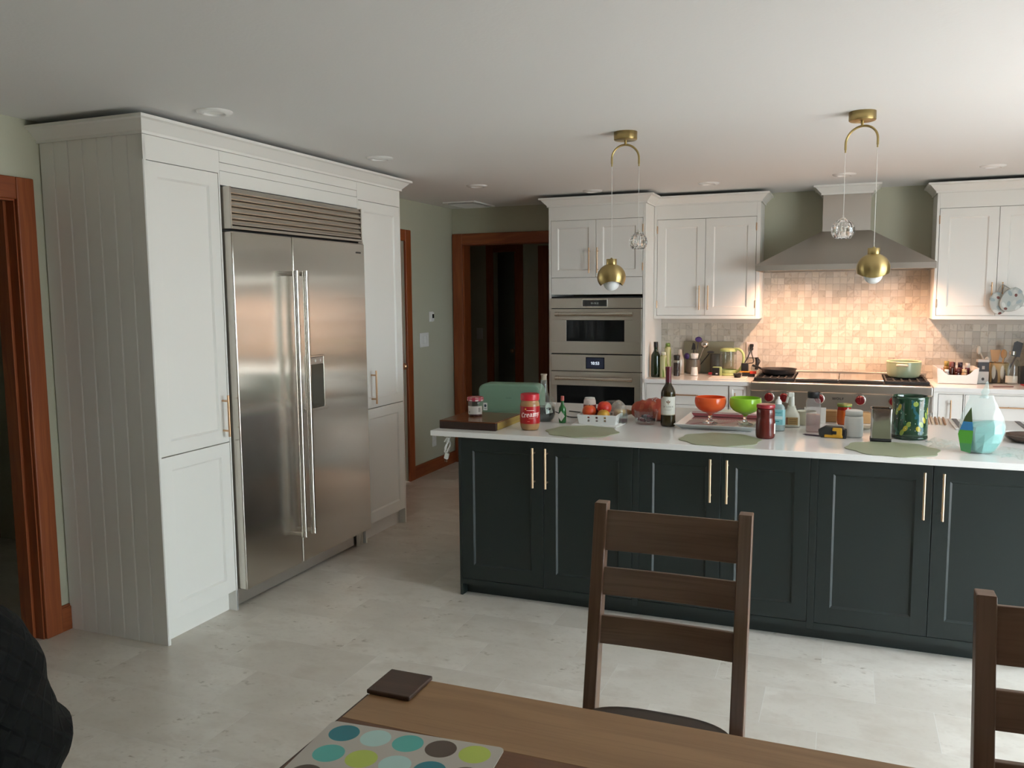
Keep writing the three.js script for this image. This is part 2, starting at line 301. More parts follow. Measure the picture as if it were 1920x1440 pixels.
// glazed openings on the unseen side of the room: they let the daylight in
function glazing(name, label, horiz, a0, a1, y0, y1, fixed, dirAxis, cols, rows) {
  const o = shell(name, label), t = 0.055;
  const S = (u0, u1, v0, v1, d0, d1) => dirAxis === 'x' ? span(fixed + d0, fixed + d1, v0, v1, u0, u1) : span(u0, u1, v0, v1, fixed + d0, fixed + d1);
  mesh('frame', [S(a0, a0 + t, y0, y1, 0.02, 0.1), S(a1 - t, a1, y0, y1, 0.02, 0.1), S(a0 + t, a1 - t, y1 - t, y1, 0.02, 0.1), S(a0 + t, a1 - t, y0, y0 + t, 0.02, 0.1)], CHERRY, o, horiz);
  const pw = (a1 - a0 - 2 * t) / cols, ph = (y1 - y0 - 2 * t) / rows;
  for (let i = 1; i < cols; i++) mesh('mullion', S(a0 + t + i * pw - 0.03, a0 + t + i * pw + 0.03, y0 + t, y1 - t, 0.03, 0.09), CHERRY, o);
  for (let i = 0; i < cols; i++) for (let j = 0; j < rows; j++) mesh('pane', S(a0 + t + i * pw, a0 + t + (i + 1) * pw, y0 + t + j * ph, y0 + t + (j + 1) * ph, 0.058, 0.062), CLEAR, o);
  const c = 0.09;
  mesh('casing', [S(a0 - c, a0, y0 ? y0 - c : 0, y1 + c, -0.022, 0), S(a1, a1 + c, y0 ? y0 - c : 0, y1 + c, -0.022, 0), S(a0, a1, y1, y1 + c, -0.022, 0), ...(y0 ? [S(a0, a1, y0 - c, y0, -0.022, 0)] : [])], CHERRY, o, horiz);
}
glazing('window_1', 'wood framed four-pane glass patio door in the right wall', 'z', -1.75, 0.95, 0.0, 2.06, XR, 'x', 4, 1);
glazing('window_2', 'narrow full-height sidelight window in the rear wall', 'x', 2.18, 2.52, 0.0, 2.06, ZR, 'z', 1, 1);
// garden
const GRASS = M({ map: tex(256, 256, (u, v) => mix3([0.44, 0.46, 0.33], [0.58, 0.59, 0.45], fbm(u, v, 30, 30, 61, 3)), [2, 2]), roughness: 0.9, metre: true });
{ const g = mesh('lawn', [span(XR + 0.16, 26, -0.2, -0.12, -14, 22), span(-12, XR + 0.16, -0.2, -0.12, ZR + 0.16, 22)], GRASS, scene, 'x'); g.userData = { kind: 'stuff', label: 'dry lawn outside the patio door', category: 'lawn' }; }
{ const t = thing('wooden_deck', 'orange-brown plank deck outside the patio door', 'deck', [0, 0, 0]); const dm = M({ map: woodTex([0.70, 0.44, 0.28], [0.60, 0.35, 0.21], [0.5, 0.28, 0.17], 160), roughness: 0.6, metre: true }); for (let i = 0; i < 24; i++) mesh('plank', rspan(XR + 0.17 + i * 0.145, XR + 0.31 + i * 0.145, -0.115, -0.085, -4.5, 3), dm, t, 'z'); }
const LEAF = M({ map: tex(256, 256, (u, v) => mix3([0.25, 0.36, 0.10], [0.62, 0.66, 0.26], clamp((fbm(u, v, 24, 24, 63, 3) - 0.25) * 2)), [1.5, 1.5]), roughness: 0.8, metre: true });
function bush(label, x, z, r, h) {
  const t = thing('garden_tree', label, 'tree', [x, -0.12, z], 0, 'garden trees');
  const g = new THREE.IcosahedronGeometry(1, 12), p = g.attributes.position;
  for (let i = 0; i < p.count; i++) { const a = p.getX(i), b = p.getY(i), c = p.getZ(i), k = 1 + 0.35 * (fbm((a + 2) / 4, (b + c + 3) / 6, 9, 9, 5 + Math.round(x), 3) - 0.5); p.setXYZ(i, a * k * r, b * k * h * 0.4 + h * 0.62, c * k * r); }
  g.computeVertexNormals(); mesh('crown', g, LEAF, t); mesh('trunk', cyl(0.14, h * 0.45, 0, h * 0.22, 0), col(0.10, 0.07, 0.05, 0.9), t);
}
bush('leafy garden tree opposite the patio door', 14, -1, 2.6, 4.6); bush('leafy garden tree at the left beyond the patio', 14.5, -8, 2.8, 5); bush('leafy garden tree behind the rear glass door', 3, 15, 3.0, 6.5);

// wall plates
function plate(name, label, cat, w, h, pos, turn, build) { const t = thing(name, label, cat, pos, turn); mesh('plate', rbox(w, h, 0.006, 0, 0, 0.003, 0.003, 2), PLASTIC_WHITE, t); build?.(t); return t; }
plate('light_switch', 'white three-gang light switch plate on sage wall beside hallway', 'switch', 0.165, 0.125, [XL, 1.2, -3.735], Math.PI / 2, (t) => { for (const k of [-1, 0, 1]) mesh('rocker', rbox(0.033, 0.068, 0.006, k * 0.046, 0, 0.008), PLASTIC_WHITE, t); });
plate('thermostat', 'small white thermostat with dark screen above the light switches', 'thermostat', 0.075, 0.09, [XL, 1.4, -3.875], Math.PI / 2, (t) => { mesh('body', rbox(0.06, 0.08, 0.015, 0, 0, 0.012), PLASTIC_WHITE, t); mesh('screen', rbox(0.032, 0.036, 0.002, 0.008, 0.005, 0.0205, 0.001), BLACK_GLASS, t); });
plate('wall_outlet', 'white outlet low on sage wall near the baseboard', 'outlet', 0.075, 0.12, [XL, 0.285, -3.895], Math.PI / 2, (t) => { for (const k of [-1, 1]) mesh('socket', rbox(0.034, 0.03, 0.004, 0, k * 0.02, 0.007), PLASTIC_WHITE, t); });
plate('hall_switch', 'dim white light switch on the far hallway wall', 'switch', 0.075, 0.12, [-0.90, 1.17, -5.6], 0, (t) => mesh('rocker', rbox(0.033, 0.068, 0.006, 0, 0, 0.008), PLASTIC_WHITE, t));
// ceiling: recessed lights (off) and register
for (const [x, z, label] of [[0.265, -0.151, 'recessed ceiling light nearest the tall grooved cabinet end'], [0.28, -1.519, 'recessed ceiling light above the refrigerator doors'], [0.283, -2.899, 'recessed ceiling light nearest the hallway'], [0.974, -3.56, 'recessed ceiling light in front of the oven tower'], [1.871, -3.50, 'recessed ceiling light in front of the left wall cabinet'], [2.792, -3.43, 'recessed ceiling light in front of the range hood'], [3.684, -3.43, 'recessed ceiling light in front of the right wall cabinet']]) {
  const t = thing('recessed_light', label, 'downlight', [x, H, z], 0, 'recessed ceiling lights');
  mesh('trim_ring', lathe([[0.040, -0.002], [0.044, -0.010], [0.052, -0.013], [0.070, -0.008], [0.077, -0.001], [0.077, 0]], 40), col(0.84, 0.84, 0.82, 0.25), t);
  mesh('lens', [cyl(0.041, 0.002, 0, -0.0035, 0)], col(0.82, 0.81, 0.78, 0.35), t);
}
{ const t = thing('ceiling_vent', 'white ceiling air register near the hallway opening', 'vent', [-0.28, H, -4.0], 0.0);
  mesh('frame', [rbox(0.30, 0.012, 0.03, 0, -0.006, -0.21), rbox(0.30, 0.012, 0.03, 0, -0.006, 0.21), rbox(0.03, 0.012, 0.39, -0.135, -0.006, 0), rbox(0.03, 0.012, 0.39, 0.135, -0.006, 0)], PLASTIC_WHITE, t);
  for (let i = 0; i < 9; i++) mesh('louver', at(new THREE.BoxGeometry(0.24, 0.003, 0.03).rotateX(0.6), 0, -0.012, -0.17 + i * 0.0425), PLASTIC_WHITE, t); }

// ================================================================ CABINETS
function pull(parent, a, b, out, r = 0.0055, mat = ROSE, dir = 'z') {            // bar pull between a and b (on the door face), standing off by out
  const v = (p, o) => (dir === 'z' ? [p[0], p[1], p[2] + o] : p), L = (t) => a.map((q, i) => q + (b[i] - q) * t), A = L(0.14), B = L(0.86);
  mesh('handle', [rod(v(a, out), v(b, out), r), rod(v(A, 0), v(A, out), r * 0.8, 8), rod(v(B, 0), v(B, out), r * 0.8, 8)], mat, parent);
}
function shaker(root, x0, x1, y0, y1, zf, mat, o = {}) {                // recessed-panel door or drawer front, the frame's inner edge bevelled
  const full = o.rail ?? 0.072, b = full ? 0.008 : 0, r = full - b, rb = (o.bottom ?? full) - b, t = 0.02, e = 0.0012;
  const q = (i, z) => [[x0 + r + i, y0 + rb + i, z], [x1 - r - i, y0 + rb + i, z], [x1 - r - i, y1 - r - i, z], [x0 + r + i, y1 - r - i, z]];
  const d = mesh(o.name ?? 'door', full ? [rspan(x0, x0 + r, y0, y1, zf - t, zf, e), rspan(x1 - r, x1, y0, y1, zf - t, zf, e), rspan(x0 + r - 0.001, x1 - r + 0.001, y1 - r, y1, zf - t, zf, e), rspan(x0 + r - 0.001, x1 - r + 0.001, y0, y0 + rb, zf - t, zf, e), loft([q(-0.0005, zf - 0.0008), q(b, zf - 0.0085)], false, false)] : [rspan(x0, x1, y0, y1, zf - t, zf, e)], mat, root);
  if (full) mesh('panel', span(x0 + r + b - 0.002, x1 - r - b + 0.002, y0 + rb + b - 0.002, y1 - r - b + 0.002, zf - t + 0.002, zf - 0.0085), mat, d);
  if (o.pull) pull(d, [o.pull[0], o.pull[1], zf], [o.pull[2], o.pull[3], zf], o.out ?? 0.034, o.pr ?? 0.0055, o.pmat ?? ROSE);
  for (const [hx, hy] of o.hinges ?? []) mesh('hinge', rod([hx, hy - 0.03, zf + 0.002], [hx, hy + 0.03, zf + 0.002], 0.004, 8), ROSE, d);
  return d;
}
// ---- refrigerator wall: local x runs away from the camera, local z out into the room
const FT = Math.PI / 2;
{
  const t = thing('tall_cabinet', 'tall white pantry cabinet with grooved plank end, nearest the camera', 'cabinet', [0, 0, 0], FT);
  const n = 7;
  for (let i = 0; i < n; i++) {
    const w = (-XL - 0.003) / n, a = XL + 0.003 + i * w, b = a + w, c = 0.0042, ring = (y) => [[0.014, y, a], [c, y, a], [0, y, a + c], [0, y, b - c], [c, y, b], [0.014, y, b]];
    mesh('end_plank', prism(ring(0), ring(2.2895)), WHITE, t);
  }
  mesh('body', [span(0.014, 0.477, 0.105, 2.2895, XL + 0.002, -0.024), span(0.465, 0.477, 0, 0.105, XL + 0.002, 0), rspan(0.4665, 0.477, 0, 2.183, -0.03, 0, 0.001), rspan(0.0, 0.477, 2.183, 2.2895, -0.03, 0, 0.001), span(0.014, 0.0155, 0.1, 2.183, -0.03, 0)], WHITE, t);
  mesh('toe_kick', span(0.014, 0.465, 0, 0.108, -0.07, -0.05), WHITE, t);
  shaker(t, 0.0135, 0.4635, 0.873, 2.18, 0, WHITE, { rail: 0.072, pull: [0.424, 0.905, 0.424, 1.11], out: 0.038, pr: 0.006 });
  shaker(t, 0.0135, 0.4635, 0.108, 0.868, 0, WHITE, { rail: 0.072, bottom: 0.08 });
}
{
  const t = thing('tall_cabinet', 'tall white pantry cabinet on the far side of the refrigerator', 'cabinet', [0, 0, 0], FT);
  mesh('body', [span(1.72, 2.232, 0.105, 2.2895, XL + 0.002, -0.024), span(1.709, 1.722, 0, 2.183, XL + 0.002, 0), rspan(2.232, 2.246, 0, 2.183, XL + 0.002, 0, 0.002), rspan(1.709, 2.246, 2.183, 2.2895, -0.03, 0, 0.001)], WHITE, t);
  mesh('toe_kick', span(1.722, 2.232, 0, 0.108, -0.07, -0.05), WHITE, t);
  shaker(t, 1.7245, 2.229, 0.865, 2.18, 0, WHITE, { pull: [1.822, 0.895, 1.822, 1.11], out: 0.038, pr: 0.006 });
  shaker(t, 1.7245, 2.229, 0.108, 0.86, 0, WHITE, { bottom: 0.08 });
}
{
  const t = thing('bridge_cabinet', 'white paneled box bridging above the refrigerator', 'cabinet', [0, 0, 0], FT);
  mesh('body', [span(0.478, 1.708, 2.14, 2.2895, XL + 0.002, -0.012)], WHITE, t);
  mesh('fascia', [rspan(0.478, 1.708, 2.128, 2.195, -0.012, 0, 0.001), rspan(0.478, 1.708, 2.197, 2.235, -0.012, -0.001, 0.001), rspan(0.478, 1.708, 2.237, 2.2895, -0.012, 0, 0.001)], WHITE, t);
}
tag(mesh('crown_molding', crown([[XL, 0], [0, 0], [0, -2.246], [XL, -2.246]], CROWN, 2.29), WHITE, scene), 'white crown molding running around the refrigerator cabinets', 'molding');
{
  const t = thing('refrigerator', 'wide stainless steel side-by-side refrigerator with louvered grille on top', 'refrigerator', [0, 0, 0], FT), F = 0.049, L = 0.487, R = 1.699, S = 0.9675;
  mesh('case', [span(L + 0.004, R - 0.004, 0.09, 2.122, XL + 0.02, -0.03)], col(0.10, 0.10, 0.10, 0.5), t);
  mesh('grille_frame', [rspan(L, L + 0.01, 1.918, 2.122, -0.03, F, 0.004, 2), rspan(R - 0.008, R, 1.918, 2.122, -0.03, F - 0.012, 0.003), rspan(L + 0.01, R - 0.008, 1.918, 1.934, -0.03, F - 0.004, 0.004)], STEEL, t, 'x');
  mesh('grille_back', span(L + 0.01, R - 0.008, 1.934, 2.12, -0.03, -0.01), GAP, t);
  for (let i = 0; i < 6; i++) mesh('grille_slat', at(rbox(R - L - 0.022, 0.030, 0.012, 0, 0, 0, 0.004, 2).rotateX(-0.5), (L + R) / 2, 1.952 + i * 0.0305, 0.026), STEEL, t, 'x');
  mesh('door', rspan(L, S - 0.002, 0.105, 1.908, -0.024, F, 0.008, 3), STEEL, t, 'x');
  const d = mesh('door', rspan(S + 0.002, R, 0.105, 1.908, -0.024, F, 0.008, 3), STEEL, t, 'x');
  for (const x of [0.908, 0.992]) {
    const h = mesh('handle', [rod([x, 0.275, F + 0.06], [x, 1.725, F + 0.06], 0.0158, 18)], POLISHED, t);
    for (const y of [0.29, 1.71]) mesh('end_bracket', [rod([x, y, F - 0.002], [x, y, F + 0.06], 0.012), cyl(0.018, 0.03, x, y, F + 0.06)], POLISHED, h);
  }
  mesh('dispenser_frame', [rspan(1.045, 1.06, 0.955, 1.255, F - 0.01, F + 0.006, 0.003), rspan(1.215, 1.23, 0.955, 1.255, F - 0.01, F + 0.006, 0.003), rspan(1.0455, 1.2295, 1.245, 1.258, F - 0.01, F + 0.006, 0.003), rspan(1.0455, 1.2295, 0.945, 0.962, F - 0.01, F + 0.02, 0.003)], STEEL, d, 'x');
  const dp = mesh('dispenser_recess', span(1.06, 1.215, 0.962, 1.205, F - 0.004, F + 0.001), col(0.05, 0.048, 0.035, 0.15), d);
  mesh('dispenser_controls', rspan(1.06, 1.215, 1.205, 1.245, F - 0.004, F + 0.004), STEEL_DULL, d);
  for (const x of [1.09, 1.137, 1.185]) mesh('button', rbox(0.012, 0.016, 0.004, x, 1.226, F + 0.005), PLASTIC_WHITE, dp);
  mesh('badge', rspan(1.60, 1.655, 1.846, 1.856, F, F + 0.002, 0.001), col(0.05, 0.05, 0.05, 0.3), d);
  mesh('door_hinge', rspan(1.64, 1.695, 1.909, 1.917, -0.02, F - 0.004, 0.002), POLISHED, t);
  mesh('kick_plate', span(L + 0.01, R - 0.09, 0.012, 0.095, -0.045, -0.03), STEEL_DULL, t, 'x');
  mesh('levelling_foot', cyl(0.018, 0.09, R - 0.06, 0.045, -0.02), POLISHED, t); mesh('levelling_foot', cyl(0.014, 0.09, R - 0.02, 0.045, -0.02), POLISHED, t);
}
// ---- island
const HI = 0.8827, ZI = -1.0726;
const ISL = [[0.968, 1.8975, 1.4396, 'left', 1.394, 1.462], [1.8975, 2.7085, 2.3172, 'middle', 2.271, 2.347], [2.7085, 3.676, 3.2016, 'right', 3.167, 3.24]];
ISL.forEach(([x0, x1, s, where, h0, h1], i) => {
  const t = thing('island_cabinet', `dark green island cabinet, ${['leftmost, at the free end near the refrigerator', 'middle one, behind the nearest dining chair', 'rightmost, under the plastic bag'][i]}`, 'cabinet', [0, 0, 0], 0, 'island cabinets');
  const d0 = i ? x0 + 0.033 : x0 + 0.017, d1 = i === 2 ? x1 - 0.018 : x1 - 0.002;
  mesh('body', [span(x0 + (i ? 0.0005 : 0), x1, 0.062, 0.853, -2.2, ZI - 0.022), rspan(x0 + 0.0005, d0 - 0.0015, i ? 0.062 : 0, 0.853, ZI - 0.022, ZI, 0.001), span(d0 - 0.0015, x1, 0.062, 0.0915, ZI - 0.022, ZI), ...(i === 2 ? [span(d1 + 0.0015, x1, 0.062, 0.853, ZI - 0.022, ZI)] : []), ...(i ? [] : [span(x0, x0 + 0.016, 0, 0.062, -2.2, ZI - 0.022)])], GREEN, t);
  mesh('toe_kick', span(x0 + (i ? 0 : 0.017), x1, 0, 0.062, ZI - 0.075, ZI - 0.055), GREEN, t);
  shaker(t, d0, s - 0.0015, 0.0935, 0.848, ZI, GREEN, { rail: 0.073, bottom: 0.085, pull: [h0, 0.618, h0, 0.822], pmat: BRASS_LIGHT() });
  shaker(t, s + 0.0015, d1, 0.0935, 0.848, ZI, GREEN, { rail: 0.073, bottom: 0.085, pull: [h1, 0.618, h1, 0.822], pmat: BRASS_LIGHT() });
});
function BRASS_LIGHT() { return (BRASS_LIGHT.m ??= M({ color: C(0.80, 0.60, 0.40), metalness: 1, roughness: 0.35 })); }
tag(mesh('island_countertop', [rspan(0.8226, 3.86, HI - 0.028, HI, -2.337, -1.04, 0.003, 2)], QUARTZ, scene), 'long white polished stone countertop on the dark green island', 'countertop');

// ---- back wall
const ZT = -3.709, ZU = -4.009, HC = 0.918;
{
  const t = thing('oven_cabinet', 'tall white cabinet tower holding the two wall ovens', 'cabinet');
  mesh('body', [span(0.574, 1.348, 1.60, 2.2895, ZB + 0.002, ZT - 0.023), rspan(0.559, 0.577, 0, 2.2895, ZB + 0.002, ZT, 0.002), rspan(1.340, 1.362, 0, 2.2895, ZB + 0.002, ZT, 0.002), span(0.577, 1.340, 2.181, 2.2895, ZT - 0.03, ZT), span(0.577, 1.340, 0.11, 0.50, ZB + 0.002, ZT - 0.023)], WHITE, t);
  shaker(t, 0.580, 0.9555, 1.724, 2.178, ZT, WHITE, { rail: 0.065, pull: [0.908, 1.755, 0.908, 1.957], pr: 0.005 });
  shaker(t, 0.9585, 1.3370, 1.724, 2.178, ZT, WHITE, { rail: 0.065, pull: [0.976, 1.755, 0.976, 1.957], pr: 0.005, hinges: [[1.338, 2.10], [1.338, 1.80]] });
  shaker(t, 0.580, 1.3370, 1.585, 1.720, ZT, WHITE, { rail: 0, name: 'filler_panel' });
  shaker(t, 0.580, 1.3370, 0.115, 0.50, ZT, WHITE, { name: 'drawer_front', pull: [0.86, 0.42, 1.05, 0.42] });
  mesh('toe_kick', span(0.577, 1.340, 0, 0.11, ZT - 0.07, ZT - 0.05), WHITE, t);
}
function oven(label, y0, y1, panelH, glassTop, glassBot, gx0, gx1, clock, lit, dx0, dx1) {
  const t = thing('wall_oven', label, 'oven'), F = ZT + 0.018, a = 0.580, b = 1.337;
  mesh('case', span(a, b, y0, y1 + 0.012, ZB + 0.05, ZT - 0.01), GAP, t);
  mesh('control_panel', rspan(a, b, y1 - panelH, y1, ZT - 0.01, F, 0.002), STEEL_H, t, 'y');
  const d = mesh('door', [rspan(a, b, glassTop, y1 - panelH - 0.005, ZT - 0.01, F, 0.002), rspan(a, b, y0 + 0.004, glassBot, ZT - 0.01, F, 0.002), rspan(a, gx0, glassBot, glassTop, ZT - 0.01, F, 0.001), rspan(gx1, b, glassBot, glassTop, ZT - 0.01, F, 0.001)], STEEL_H, t, 'y');
  mesh('glass', span(gx0, gx1, glassBot, glassTop, ZT - 0.008, F - 0.004), BLACK_GLASS, d);
  const hy = glassTop + (y1 - panelH - glassTop) * 0.52;
  mesh('handle', [rod([0.632, hy, F + 0.045], [1.275, hy, F + 0.045], 0.0155, 16), ...[0.65, 1.257].flatMap((x) => [rod([x, hy, F - 0.001], [x, hy, F + 0.045], 0.010), rod([x - 0.016, hy, F + 0.045], [x + 0.016, hy, F + 0.045], 0.018)])], POLISHED, d);
  const cy = y1 - panelH / 2, w = dx1 - dx0, h = panelH * 0.62;
  const face = print(256, 128, (x, W, Hh) => { x.fillStyle = lit ? '#0a1020' : '#040404'; x.fillRect(0, 0, W, Hh); word(x, clock, W * 0.5, Hh * 0.52, lit ? 52 : 44, lit ? '#e8f4ff' : '#8a9088'); });
  const dm = M({ color: C(0.01, 0.01, 0.012), roughness: 0.1, emissive: C(1, 1, 1), emissiveMap: face, emissiveIntensity: lit ? 0.9 : 0.5 });
  mesh('display_bezel', rbox(w + 0.012, h + 0.012, 0.003, (dx0 + dx1) / 2, cy, F + 0.001, 0.001), lit ? BLACK_GLASS : POLISHED, t);
  mesh('display', at(new THREE.PlaneGeometry(w, h), (dx0 + dx1) / 2, cy, F + 0.0031), dm, t);
  return t;
}
oven('upper stainless wall oven with small window and dark display', 1.104, 1.556, 0.081, 1.379, 1.208, 0.714, 1.198, '9:52', false, 0.854, 1.054);
oven('lower stainless wall oven with lit blue clock display', 0.515, 1.099, 0.133, 0.846, 0.60, 0.630, 1.282, '10:53', true, 0.886, 1.03);
{
  const t = thing('wall_cabinet', 'white two-door wall cabinet between ovens and range hood', 'cabinet');
  mesh('body', [span(1.364, 2.190, 1.382, 2.2895, ZB + 0.002, ZU - 0.023), rspan(1.364, 1.3875, 1.382, 2.2895, ZU - 0.03, ZU, 0.001), rspan(2.1675, 2.195, 1.382, 2.2895, ZB + 0.002, ZU, 0.002), span(1.3875, 2.1675, 2.181, 2.2895, ZU - 0.03, ZU), rspan(1.3875, 2.1675, 1.382, 1.4085, ZU - 0.03, ZU, 0.001)], WHITE, t);
  shaker(t, 1.3905, 1.7735, 1.4115, 2.178, ZU, WHITE, { pull: [1.735, 1.455, 1.735, 1.648], pr: 0.005, hinges: [[1.389, 2.10], [1.389, 1.50]] });
  shaker(t, 1.7765, 2.1645, 1.4115, 2.178, ZU, WHITE, { pull: [1.803, 1.455, 1.803, 1.648], pr: 0.005, hinges: [[2.166, 2.10], [2.166, 1.50]] });
}
{
  const t = thing('wall_cabinet', 'white wall cabinet at the right edge with oven mitts hanging on it', 'cabinet');
  mesh('body', [span(3.426, 4.62, 1.382, 2.2895, ZB + 0.002, ZU - 0.023), rspan(3.421, 3.4395, 1.382, 2.2895, ZB + 0.002, ZU, 0.002), span(3.4395, 4.62, 2.181, 2.2895, ZU - 0.03, ZU), rspan(3.4395, 4.62, 1.382, 1.4085, ZU - 0.03, ZU, 0.001), span(4.21, 4.23, 1.4085, 2.181, ZU - 0.03, ZU), span(4.602, 4.62, 1.4085, 2.181, ZU - 0.03, ZU)], WHITE, t);
  shaker(t, 3.4425, 3.819, 1.4115, 2.178, ZU, WHITE, { pull: [3.789, 1.455, 3.789, 1.648], pr: 0.005, hinges: [[3.441, 2.10], [3.441, 1.50]] });
  shaker(t, 3.822, 4.207, 1.4115, 2.178, ZU, WHITE, { pull: [3.855, 1.455, 3.855, 1.648], pr: 0.005 });
  shaker(t, 4.233, 4.599, 1.4115, 2.178, ZU, WHITE, { pull: [4.27, 1.455, 4.27, 1.648], pr: 0.005 });
}
tag(mesh('crown_molding', crown([[0.559, ZB], [0.559, ZT], [1.362, ZT], [1.362, ZU], [2.195, ZU], [2.195, ZB]], CROWN, 2.29), WHITE, scene), 'white crown molding over the oven tower and left wall cabinet', 'molding');
tag(mesh('crown_molding', crown([[3.421, ZB], [3.421, ZU], [4.62, ZU], [4.62, ZB]], CROWN, 2.29), WHITE, scene), 'white crown molding over the right wall cabinet', 'molding');
{
  const t = thing('base_cabinet', 'white base cabinet with wide drawers left of the range', 'cabinet');
  mesh('body', [span(1.364, 2.0145, 0.10, 0.885, ZB + 0.002, ZT - 0.023), rspan(1.364, 1.3735, 0.10, 0.885, ZT - 0.03, ZT, 0.001), span(1.3735, 2.0145, 0.8795, 0.885, ZT - 0.03, ZT)], WHITE, t);
  shaker(t, 1.376, 2.0085, 0.722, 0.877, ZT, WHITE, { rail: 0, name: 'drawer_front', pull: [1.588, 0.80, 1.79, 0.80], pr: 0.005 });
  shaker(t, 1.376, 2.0085, 0.415, 0.719, ZT, WHITE, { name: 'drawer_front', pull: [1.588, 0.66, 1.79, 0.66], pr: 0.005 });
  shaker(t, 1.376, 2.0085, 0.108, 0.412, ZT, WHITE, { name: 'drawer_front', pull: [1.588, 0.36, 1.79, 0.36], pr: 0.005 });
  mesh('toe_kick', span(1.364, 2.0145, 0, 0.10, ZT - 0.07, ZT - 0.05), WHITE, t);
  const u = thing('base_cabinet', 'narrow white pull-out cabinet beside the left of the range', 'cabinet');
  mesh('body', [span(2.0155, 2.174, 0.10, 0.885, ZB + 0.002, ZT - 0.023), rspan(2.149, 2.174, 0.10, 0.885, ZT - 0.03, ZT, 0.001), span(2.0155, 2.149, 0.8795, 0.885, ZT - 0.03, ZT)], WHITE, u);
  shaker(u, 2.018, 2.1465, 0.108, 0.877, ZT, WHITE, { rail: 0.03, pull: [2.064, 0.64, 2.064, 0.83], pr: 0.005 });
  mesh('toe_kick', span(2.0155, 2.174, 0, 0.10, ZT - 0.07, ZT - 0.05), WHITE, u);
  const v = thing('base_cabinet', 'narrow white pull-out cabinet beside the right of the range', 'cabinet');
  mesh('body', [span(3.424, 3.612, 0.10, 0.885, ZB + 0.002, ZT - 0.023), rspan(3.424, 3.453, 0.10, 0.885, ZT - 0.03, ZT, 0.001), span(3.453, 3.612, 0.870, 0.885, ZT - 0.03, ZT)], WHITE, v);
  shaker(v, 3.456, 3.607, 0.108, 0.867, ZT, WHITE, { rail: 0, pull: [3.532, 0.63, 3.532, 0.83], pr: 0.005 });
  mesh('toe_kick', span(3.424, 3.612, 0, 0.10, ZT - 0.07, ZT - 0.05), WHITE, v);
  const w = thing('base_cabinet', 'white base cabinet with wide drawers at the right edge behind the plastic bag', 'cabinet');
  mesh('body', [span(3.613, 4.62, 0.10, 0.885, ZB + 0.002, ZT - 0.023), rspan(3.613, 3.6195, 0.10, 0.885, ZT - 0.03, ZT, 0.001), span(3.6195, 4.62, 0.870, 0.885, ZT - 0.03, ZT)], WHITE, w);
  shaker(w, 3.6225, 4.60, 0.69, 0.867, ZT, WHITE, { rail: 0, name: 'drawer_front', pull: [3.82, 0.79, 4.30, 0.79], pr: 0.005 });
  shaker(w, 3.6225, 4.60, 0.40, 0.687, ZT, WHITE, { name: 'drawer_front', pull: [3.82, 0.63, 4.30, 0.63], pr: 0.005 });
  shaker(w, 3.6225, 4.60, 0.108, 0.397, ZT, WHITE, { name: 'drawer_front', pull: [3.82, 0.34, 4.30, 0.34], pr: 0.005 });
  mesh('toe_kick', span(3.613, 4.62, 0, 0.10, ZT - 0.07, ZT - 0.05), WHITE, w);
}
tag(mesh('back_countertop', rspan(1.363, 2.176, HC - 0.033, HC, ZB + 0.012, ZT + 0.028, 0.003, 2), QUARTZ, scene), 'white stone countertop left of the range with kettle and bottles', 'countertop');
tag(mesh('back_countertop', rspan(3.422, 4.64, HC - 0.033, HC, ZB + 0.012, ZT + 0.028, 0.003, 2), QUARTZ, scene), 'white stone countertop right of the range with spice bin', 'countertop');

// ---- backsplash: 2 inch marble mosaic
{
  const s = struct('wall_backsplash', [span(1.363, 4.66, HC - 0.03, 1.40, ZB, ZB + 0.005), span(2.196, 3.420, 1.40, 1.80, ZB, ZB + 0.005)], col(0.60, 0.56, 0.50, 0.9), 'marble mosaic tile backsplash behind the range');
  const P = 0.0525, variants = [], mats = [[0.84, 0.81, 0.76], [0.77, 0.74, 0.69], [0.66, 0.63, 0.58], [0.84, 0.80, 0.73], [0.74, 0.71, 0.67]].map((c) => M({ map: marbleTex, color: C(...c), roughness: 0.3 }));
  const e = 0.0012, h = (P - 0.0014) / 2;
  for (let i = 0; i < 14; i++) {
    const q = (r, z) => [[-r, -r, z], [r, -r, z], [r, r, z], [-r, r, z]];
    const g = flat(prism(q(h, 0), q(h - e * 0.5, 0.0022)));
    metreUV(g, 'x', rnd() * 4, rnd() * 4); variants.push(g);
  }
  const cells = [];
  for (let j = 0; j < 18; j++) for (let i = 0; i < 63; i++) {
    const x = 1.363 + (i + 0.5) * P, y = HC + (j + 0.5) * P;
    if (x + P / 2 > 4.66) continue;
    if (y + P / 2 > 1.38 && (x - P / 2 < 2.19 || x + P / 2 > 3.425)) continue;
    if (y + P / 2 > 1.795) continue;
    cells.push([x, y, Math.hypot(x - 2.85, (y - 1.35) * 1.6)]);
  }
  cells.sort((a, b) => a[2] - b[2]);
  const rest = mats.map(() => []);
  cells.forEach(([x, y], k) => {
    const g = variants[Math.floor(rnd() * variants.length)], mi = Math.floor(rnd() * mats.length), z = ZB + 0.0045 + rr(0, 0.0006);
    if (k < 300) { const m = new THREE.Mesh(g, mats[mi]); m.name = 'tile'; m.position.set(x, y, z); m.castShadow = m.receiveShadow = true; s.add(m); }
    else rest[mi].push(g.clone().translate(x, y, z));
  });
  const all = [], grp = rest.map((r) => mergeGeometries(r)); const gg = mergeGeometries(grp, true);
  const m = new THREE.Mesh(gg, mats); m.name = 'outer_tiles'; m.userData.kind = 'stuff'; m.castShadow = m.receiveShadow = true; s.add(m);
}

